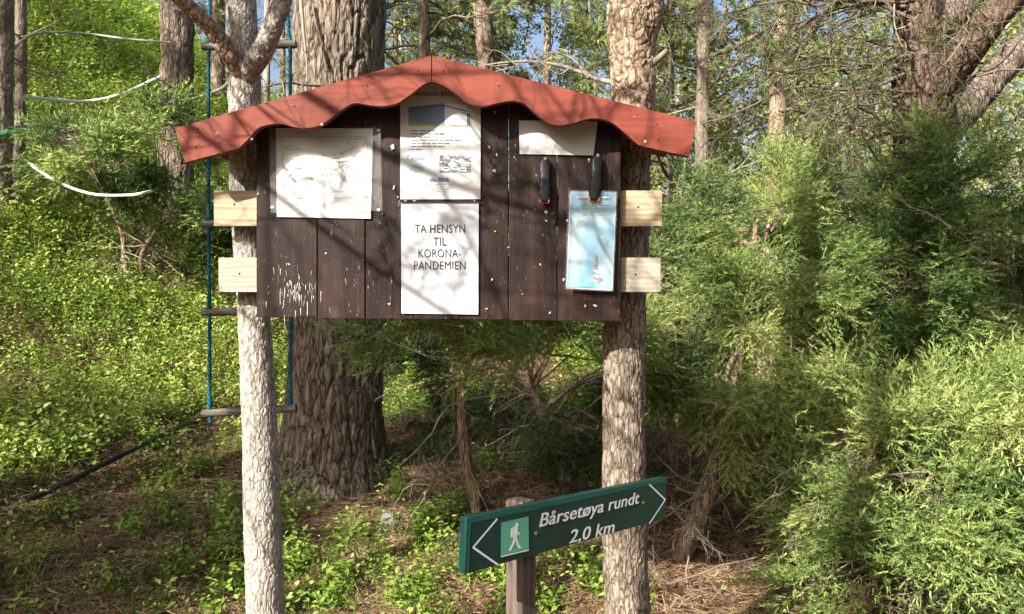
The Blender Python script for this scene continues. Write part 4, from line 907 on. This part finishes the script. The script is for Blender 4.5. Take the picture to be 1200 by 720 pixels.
for gname, lab, lst in (('distant pines above the roof', 'distant pine seen above the roof of the notice board', [(470, 22), (530, 19), (556, 26), (640, 17), (668, 24), (515, 32), (612, 30), (720, 28), (770, 20), (578, 40), (655, 44), (490, 48)]),
        ('distant pines beyond the right hand junipers', 'distant pine seen beyond the junipers on the right', [(850, 22), (930, 18), (960, 26), (1012, 20), (1045, 30), (1100, 24), (1178, 19), (1200, 30), (905, 34), (1000, 42), (1085, 45), (1160, 38), (940, 50), (830, 40)]),
        ('pines up the left slope', 'pine standing higher up the left hand slope', [(88, 17), (150, 24), (252, 16), (60, 30), (120, 34), (228, 28), (330, 24), (278, 34), (20, 22), (182, 40), (345, 38)])):
    for j, (px, d) in enumerate(lst):
        if gname[0] == 'p': k_ = (1, 3)[j % 2]
        else: k_ = j % 4
        bg_pine(px + random.uniform(-6, 6), d, random.uniform(.14, .30), k_, lab, gname)

def bil_sprig(seed, n=9, h=.16, ll=.026):
    g = np.random.default_rng(seed); V = []; T = []; Fc = []
    for k in range(n):
        s = (k + 1) / n; p = np.array([g.normal() * .02 * s, g.normal() * .02 * s, h * s]) + np.array([g.normal(), g.normal(), 0]) * .025 * s
        a = g.uniform(0, 6.28); d = np.array([math.cos(a), math.sin(a), g.uniform(-.1, .7)]); d /= np.linalg.norm(d); sd = np.cross(d, Z); sd /= np.linalg.norm(sd); up = np.cross(sd, d)
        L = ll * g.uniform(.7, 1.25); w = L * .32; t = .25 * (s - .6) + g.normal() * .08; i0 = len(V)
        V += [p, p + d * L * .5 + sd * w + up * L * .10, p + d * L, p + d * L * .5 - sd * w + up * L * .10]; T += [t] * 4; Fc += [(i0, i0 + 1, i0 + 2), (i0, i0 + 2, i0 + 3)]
    i0 = len(V); V += [np.array([-.0015, 0, 0]), np.array([.0015, 0, 0]), np.array([0, 0, h])]; T += [-.2] * 3; Fc += [(i0, i0 + 1, i0 + 2)]
    return np.array(V), np.array(Fc), np.array(T)
BIL_FAR = [bil_sprig(k + 50, 7, .22, .055) for k in range(5)]
def birch(px, d, hgt, label, seed, group=None):
    g = np.random.default_rng(seed); x = (px - 600) / F * d; root = empty('birch_tree', (x, d, gz(x, d) - .05)); tag(root, label, 'tree', group)
    zz = np.linspace(0, hgt, 8); path = np.stack([.15 * np.sin(zz * .6 + seed), .15 * np.cos(zz * .5 + seed), zz], 1); build('trunk', [bark_trunk(path, np.linspace(.07, .015, 8), 16, .08, .004, 14, .6, seed)[0]], M['bark_pale'], root)
    tw = []; pos = []
    for k in range(34):
        t = g.uniform(.18, 1); b = crv(path, 60)[int(t * 59)]; a = g.uniform(0, 6.28); L = (1.2 - .8 * t) * g.uniform(.6, 1.2) * hgt * .22; n0 = len(tw)
        twig_tree(b, (math.cos(a), math.sin(a), .45), L, .012, 1, tw, g, .4, .25, (4, 7))
        for p, r_, s_ in tw[n0:]:
            for e_ in range(4): i_ = g.integers(1, len(p)); pos.append(p[i_] + g.normal(size=3) * .10)
    pos = np.array(pos); kind(build('branches', twig_parts(tw), M['dark_twig'], root), 'stuff')
    kind(build('crown', scatter(BIL_FAR, pos, rand_rot(len(pos), g), g.uniform(.8, 1.5, len(pos)), g, .62 + .18 * g.normal(size=len(pos))), M['birch'], root, False), 'stuff')
for k, (px, d, h) in enumerate(((800, 9.5, 4), (762, 15, 6), (690, 13, 6), (940, 9.5, 4), (985, 8.6, 3.8), (1040, 9, 4), (1125, 10, 5), (865, 11, 5), (550, 13, 6), (468, 14, 6), (1185, 11, 5))):
    birch(px, d, h, 'bright leafy birch far behind the pines', 400 + k, 'bright birches far behind')

# pines standing outside the picture, left of and behind the viewer: their branches shade the place
SD = np.array(SUN) / math.hypot(SUN.x, SUN.y)
def shade_pine(x, y, label, seed, H, clumps, limbs=(), r=.07, n_per=420):
    root = empty('pine_tree', (x, y, gz(x, y))); tag(root, label, 'tree'); g = np.random.default_rng(seed)
    zz = np.array([-.2, .2, 1, 2.5, 4, 6, H]); build('trunk', [bark_trunk(np.stack([zz * 0, zz * 0, zz], 1), np.array([1.4, 1.1, 1, .95, .85, .6, .15]) * r, 24, .05, .01, 14, .4, seed)[0]], M['bark_mid'], root)
    tw = []; pos = []; dr = []
    for c, rad in clumps:
        c = local(root, c); a = np.array([0, 0, max(1.2, min(c[2] - .35, H - .5))]); tw.append((crv([a, (a + c) / 2 + Z * .12, c], 10), np.linspace(.03, .012, 10), 6)); nn = int(n_per * (rad / .5) ** 2)
        for k in range(16):
            u = g.normal(size=3); u /= np.linalg.norm(u); e_ = c + u * rad * g.uniform(.6, 1.1); tw.append((np.array([c, (c + e_) / 2 + g.normal(size=3) * .04, e_]), np.array([.008, .005, .002]), 5))
        u = g.normal(size=(nn, 3)); u /= np.linalg.norm(u, axis=1)[:, None]; pos.append(c + u * rad * g.uniform(.15, 1.1, (nn, 1))); dr.append(u + g.normal(size=(nn, 3)) * .5)
    for (st_, d, L, rr, dep) in limbs: twig_tree(local(root, st_), d, L, rr, dep, tw, g, .1, .30, (4, 7), seg=12, spread=.85)
    def seen(p): w = p + np.array(root.location); yy = np.maximum(w[:, 1], .01); return bool(((w[:, 1] > .02) & (np.abs(w[:, 0] / yy) < .72) & (np.abs((w[:, 2] - CAMZ) / yy) < .45)).any())
    tw = [t_ for t_ in tw if not seen(t_[0])]
    if limbs:
        ends = np.array([t_[0][-1] for t_ in tw if t_[1][0] < .006]); ends = ends[g.permutation(len(ends))[:70]]; ends = np.array([e_ for e_ in ends if not seen(e_[None] + np.array([[0, 0, .25], [0, 0, -.25], [.25, 0, 0], [-.25, 0, 0], [0, .25, 0]]))]); pos.append(ends); dr.append(g.normal(size=ends.shape))
    kind(build('branches', twig_parts(tw), M['bark_mid'], root), 'stuff')
    if pos: pos = np.vstack(pos); kind(build('crown', scatter(TUFT_MID, pos, frames(np.vstack(dr), g), 1.1, g), M['pine'], root, False), 'stuff')
    return root
def back(p, t): return np.asarray(p, float) - SD * t          # up the sun's rays
shade_pine(-2.7, .9, 'half bare pine outside the picture whose branch shadows fall on the board', 301, 6.5,
           [(back((-.05, 4.1, .75), 4.6), .36), (back((.45, 4.2, .9), 4.6), .38), (back((-.35, 4.5, .6), 4.6), .3), (back((0, 4.9, 1.0), 5), .45), (back((.55, 4.7, 1.2), 5), .45), (back((-.5, 5.2, .9), 5), .4)],
           [((-2.65, .9, 3.55), (1, .0, -.28), 2.3, .026, 3), ((-2.65, .9, 3.25), (1, .05, -.12), 2.5, .022, 3), ((-2.65, .9, 3.85), (1, -.05, -.32), 2.5, .024, 3), ((-2.65, .9, 3.0), (1, .0, -.22), 2.0, .014, 3), ((-2.65, .9, 3.6), (1, .12, -.10), 2.6, .020, 3), ((-2.65, .9, 4.2), (1, -.10, -.46), 2.9, .024, 3), ((-2.65, .9, 4.0), (1, -.22, -.38), 2.8, .022, 3), ((-2.65, .9, 4.5), (1, .0, -.52), 2.9, .024, 3), ((-2.65, .9, 3.7), (1, -.3, -.22), 2.6, .015, 3)], .06)
shade_pine(-5.2, .2, 'dense pine outside the picture at the left shading the foot of the old pine', 302, 6.0,
           [(back((-1.2, 4.7, .75), 5.5), .5), (back((-1.25, 4.7, 1.35), 5.5), .42), (back(G(60, 690), 5), .38), (back(G(150, 630), 5), .42), (back(G(250, 640), 5), .34)], (), .1, 700)
shade_pine(-10.5, 4.2, 'broad pine outside the picture at the left shading parts of the slope', 304, 7.5,
           [(back(G(150, 255), 6.5), .6), (back(G(240, 130), 7.5), .7), (back(G(90, 40), 8.5), .7), (back(G(240, 210), 6.5), .5), (back(G(120, 500), 6), .35)], (), .1, 330)
shade_pine(-2.9, -2.5, 'tall pine outside the picture behind the viewer shading the dark juniper at the right', 303, 9.0,
           [(back((2.4, 4.0, 2.1), 8), .5), (back((2.75, 3.9, 1.6), 8), .4), (back((.95, 4.9, 2.0), 8), .35)], (), .1)

for j, (x, y) in enumerate(((1.2, -3.6), (3.8, -2.6), (2.6, -6), (5.6, -4.5), (.4, -7.5), (4.5, -9), (7.5, -1.5), (8.5, -6), (1.5, -12), (6.5, -13), (9, 1), (-3, -13), (-13, -3), (-15, 1), (-16, 5), (-1.6, -9.5), (11, 3.5))):
    o = bg_pine(0, 10, .22, (0, 2, 3, 2)[j % 4], 'pine of the surrounding forest standing outside the picture', 'pines outside the picture'); o.location = (x, y, gz(x, y) - .05)

# ------------------------------------------------------------------ ground plants and litter
BIL = [bil_sprig(k) for k in range(8)]
def upright(n, g, tilt=.35):
    a = g.uniform(0, 6.28, n); ca, sa = np.cos(a), np.sin(a); Rz = np.zeros((n, 3, 3)); Rz[:, 0, 0] = ca; Rz[:, 0, 1] = -sa; Rz[:, 1, 0] = sa; Rz[:, 1, 1] = ca; Rz[:, 2, 2] = 1
    z = np.stack([g.normal(size=n) * tilt, g.normal(size=n) * tilt, np.ones(n)], 1); z /= np.linalg.norm(z, axis=1)[:, None]
    x = np.cross(np.array([0, 1., 0]), z); x /= np.linalg.norm(x, axis=1)[:, None]; y = np.cross(z, x); return np.einsum('nij,njk->nik', np.stack([x, y, z], -1), Rz)
g = np.random.default_rng(91)
def patchy(x, y, f, s): return fbm(np.stack([x * f, y * f, x * 0], -1), 3, s)
# bilberry on the slope: points spread evenly over the view, thinned by patches
def slope_points(n, pxr, pyr):
    px = g.uniform(*pxr, n); ds = np.exp(g.uniform(math.log(3.0), math.log(34), n)); x = (px - 600) / F * ds; return x, ds
n = 62000; x, y = slope_points(n, (-60, 520), None)
u = -x + .25 * np.clip(y, -10, 20); dens = sstep(2.7, 3.8, u + .6 * patchy(x, y, .9, 61)) * (.72 + .9 * patchy(x, y, 1.2, 62)).clip(0.10, 1)
hp_ = crv(hs, 60); near_ = np.min(np.hypot(x[:, None] - hp_[None, :, 0], (y[:, None] - hp_[None, :, 1]) + .10), axis=1) < .20; dens = np.where(near_, dens * .06, dens)
keep = g.uniform(0, 1, n) < dens; x, y = x[keep], y[keep]; sc_ = np.clip(y / 6.6, .9, 3.0) * g.uniform(.7, 1.4, len(x)) * (1 + .45 * patchy(x, y, 1.1, 68))
tn = .74 + .22 * patchy(x, y, .8, 63) + .10 * g.normal(size=len(x))
BIL_MIX = BIL + [bil_sprig(71, 7, .22, .032), bil_sprig(72, 12, .10, .018), (lambda t_: (t_[0] * .8, t_[1], t_[2] - .05))(tri_template(7, (lambda g_: (lambda k: (np.zeros(3), np.append(g_.normal(size=2) * .07, .17 + .08 * g_.uniform()), np.append(g_.normal(size=2), 0) * .002, .15)))(np.random.default_rng(5))))]
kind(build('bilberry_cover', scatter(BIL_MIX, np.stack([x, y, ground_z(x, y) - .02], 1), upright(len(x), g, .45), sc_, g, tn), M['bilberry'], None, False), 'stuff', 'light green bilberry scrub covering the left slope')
# patches of bilberry in the foreground
pat = [(260, 690, .14, 60), (300, 640, .15, 50), (345, 700, .15, 80), (230, 650, .2, 50), (90, 660, .3, 90), (180, 720, .25, 70), (620, 700, .2, 80), (770, 700, .15, 50), (340, 640, .12, 40), (60, 700, .35, 120), (150, 690, .25, 70), (30, 640, .3, 60), (240, 590, .2, 40), (430, 690, .26, 240), (385, 705, .16, 90), (470, 705, .2, 120), (545, 690, .16, 150), (520, 620, .13, 110), (500, 650, .12, 70), (575, 560, .10, 50), (570, 540, .1, 40), (650, 690, .2, 120), (345, 610, .16, 70), (370, 590, .18, 70), (420, 560, .2, 60), (460, 570, .2, 50), (445, 635, .08, 30), (690, 690, .2, 60), (260, 712, .12, 40), (480, 600, .15, 40), (640, 660, .12, 40), (40, 560, .3, 110), (110, 520, .35, 150), (200, 540, .2, 50)]
xs, ys = [], []
for px, py, r, k in pat:
    k = int(k * .8)
    c = G(px, min(py, 760)); nb_ = max(2, k // 14)
    bx = c[0] + g.normal(size=nb_) * r; by = c[1] + g.normal(size=nb_) * r * 1.2; w_ = g.integers(0, nb_, k); xs.append(bx[w_] + g.normal(size=k) * .035); ys.append(by[w_] + g.normal(size=k) * .035)
x = np.concatenate(xs); y = np.concatenate(ys); keep = (y > 2.5) & (np.hypot(x - pp0[0], y - pp0[1]) > .1); x, y = x[keep], y[keep]
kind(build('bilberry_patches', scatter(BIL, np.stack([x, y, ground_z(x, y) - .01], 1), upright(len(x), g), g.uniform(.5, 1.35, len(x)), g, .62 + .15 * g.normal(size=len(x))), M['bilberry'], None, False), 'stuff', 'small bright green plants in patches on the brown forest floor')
# green under the distant trees
n = 26000; px = g.uniform(420, 1260, n); d = np.exp(g.uniform(math.log(6), math.log(45), n)); x = (px - 600) / F * d; y = d; keep = patchy(x, y, .5, 66) > -.25; x, y = x[keep], y[keep]
kind(build('undergrowth', scatter(BIL, np.stack([x, y, ground_z(x, y) - .02], 1), upright(len(x), g), np.clip(y / 5, 1.2, 6), g, .55 + .15 * g.normal(size=len(x))), M['bilberry'], None, False), 'stuff', 'sunlit green undergrowth beneath the distant pines')
# grass tufts
def blade_tuft(seed, n=9, h=.14):
    g_ = np.random.default_rng(seed)
    def f(k):
        a = g_.uniform(0, 6.28); d = np.array([math.cos(a) * .5, math.sin(a) * .5, 1.]) + g_.normal(size=3) * .2; b = np.array([g_.normal() * .012, g_.normal() * .012, 0]); sd = np.array([-math.sin(a), math.cos(a), 0]) * .0016
        return b, b + d / np.linalg.norm(d) * h * g_.uniform(.5, 1.2), sd, g_.normal() * .15
    return tri_template(n, f)
GR = [blade_tuft(k) for k in range(6)]
n = 2600; px = g.uniform(-40, 700, n); py = g.uniform(470, 745, n); q = np.array([G(a, b_, 2.4, 12) for a, b_ in zip(px[:480], py[:480])]); q = q[q[:, 1] > 2.45]
q = np.vstack([q + g.normal(size=q.shape) * np.array([.08, .08, 0]) for _ in range(2)]); w_ = patchy(q[:, 0], q[:, 1], 1.6, 71) - .25 * sstep(-1.4, -.2, q[:, 0]) > -.15; q = q[w_]; q[:, 2] = ground_z(q[:, 0], q[:, 1])
kind(build('grass_tufts', scatter(GR, q, upright(len(q), g, .3), g.uniform(.5, 1.15, len(q)), g, .4 + .2 * g.normal(size=len(q))), M['grass'], None, False), 'stuff', 'thin grass tufts on the forest floor')
# fallen needles and twigs
def stick(seed, L, w):
    g_ = np.random.default_rng(seed)
    def f(k): a = g_.uniform(0, 6.28); d = np.array([math.cos(a), math.sin(a), g_.normal() * .12]); b = np.append(g_.normal(size=2) * .03, abs(g_.normal()) * .006); sd = np.cross(d, Z + g_.normal(size=3) * .3); return b, b + d * L * g_.uniform(.5, 1.3), sd / np.linalg.norm(sd) * w, g_.normal() * .22
    return tri_template(8, f)
ST = [stick(k, .085, .0017) for k in range(6)]
n = 30000; px = g.uniform(-60, 1260, n); d = np.exp(g.uniform(math.log(2.6), math.log(8.5), n)); x = (px - 600) / F * d; y = d; z = ground_z(x, y) + .012 + .025 * fbm(np.stack([x, y, x * 0], -1) * 6, 2, 31)
kind(build('needle_litter', scatter(ST, np.stack([x, y, z], 1), upright(len(x), g, .2), g.uniform(.6, 1.4, len(x)), g, .6 + .22 * g.normal(size=len(x))), M['litter'], None, False), 'stuff', 'brown fallen pine needles on the forest floor')
# fallen dead branches under the junipers at the right, each a thing
FB = [((655, 640), .7, 30), ((840, 700), .6, -20), ((880, 560), .8, 60), ((905, 650), 1.0, 100), ((945, 545), .7, 140), ((700, 560), .8, -50), ((690, 520), .7, 20)]
labs = ['dry fallen branch on the ground left of the right board pine, below the sign arrow', 'dry fallen branch at the bottom right of the right board pine', 'dry grey branch tangled under the yellowish juniper', 'dry fallen branch at the left foot of the foreground juniper', 'dry branch leaning under the upper edge of the foreground juniper', 'dry branch leaning just behind the trail sign', 'dry branch in the shade above the trail sign']
for ((px, py), L, a), lab in zip(FB, labs):
    c = G(px, py, 2.6, 9); tw = []; twig_tree((0, 0, .05), (math.cos(R(a)), math.sin(R(a)) * .5, .35), L, .0065, 3, tw, g, .5, .45, (4, 7), spread=.85)
    o = build('fallen_branch', twig_parts(tw), M['dark_twig']); o.location = tuple(c - np.array([math.cos(R(a)) * L * .4, 0, 0])); tag(o, lab, 'branch')
# brush pile on the slope
c = G(62, 190, 4, 30); tw = []
for k in range(60): twig_tree(c * 0 + g.normal(size=3) * np.array([.28, .2, .02]) + Z * (.05 + .28 * g.uniform()), (1, g.normal() * .5, g.normal() * .22), g.uniform(.5, .9), .010, 1, tw, g, .1, .2)
o = build('brush_pile', twig_parts([(p - np.array([.35, 0, 0]), r_, s) for p, r_, s in tw]), M['dead_wood']); o.location = tuple(c); tag(o, 'heap of grey brushwood on the slope near the left edge', 'brush pile')
# a pale stone on the litter
c = G(457, 612); V, Fq, caps = tube(np.array([[0, 0, z] for z in (-.03, 0, .02, .035, .045)]), np.array([.05, .055, .05, .035, .012]), 18); V = V + .008 * np.stack([vnoise(V * 40, k) for k in range(3)], 1)
m_, nt, b = mat('stone', .9, (.35, .34, .33)); nt.links.new(ramp(nt, noise(nt, coords(nt), 40, 5), [(.3, (.10, .10, .10)), (.7, (.24, .235, .225))]), b.inputs['Base Color'])
o = build('stone', [(V, Fq), (V, caps)], m_); o.location = tuple(c); tag(o, 'small grey stone lying on the brown needles below the old pine', 'stone')
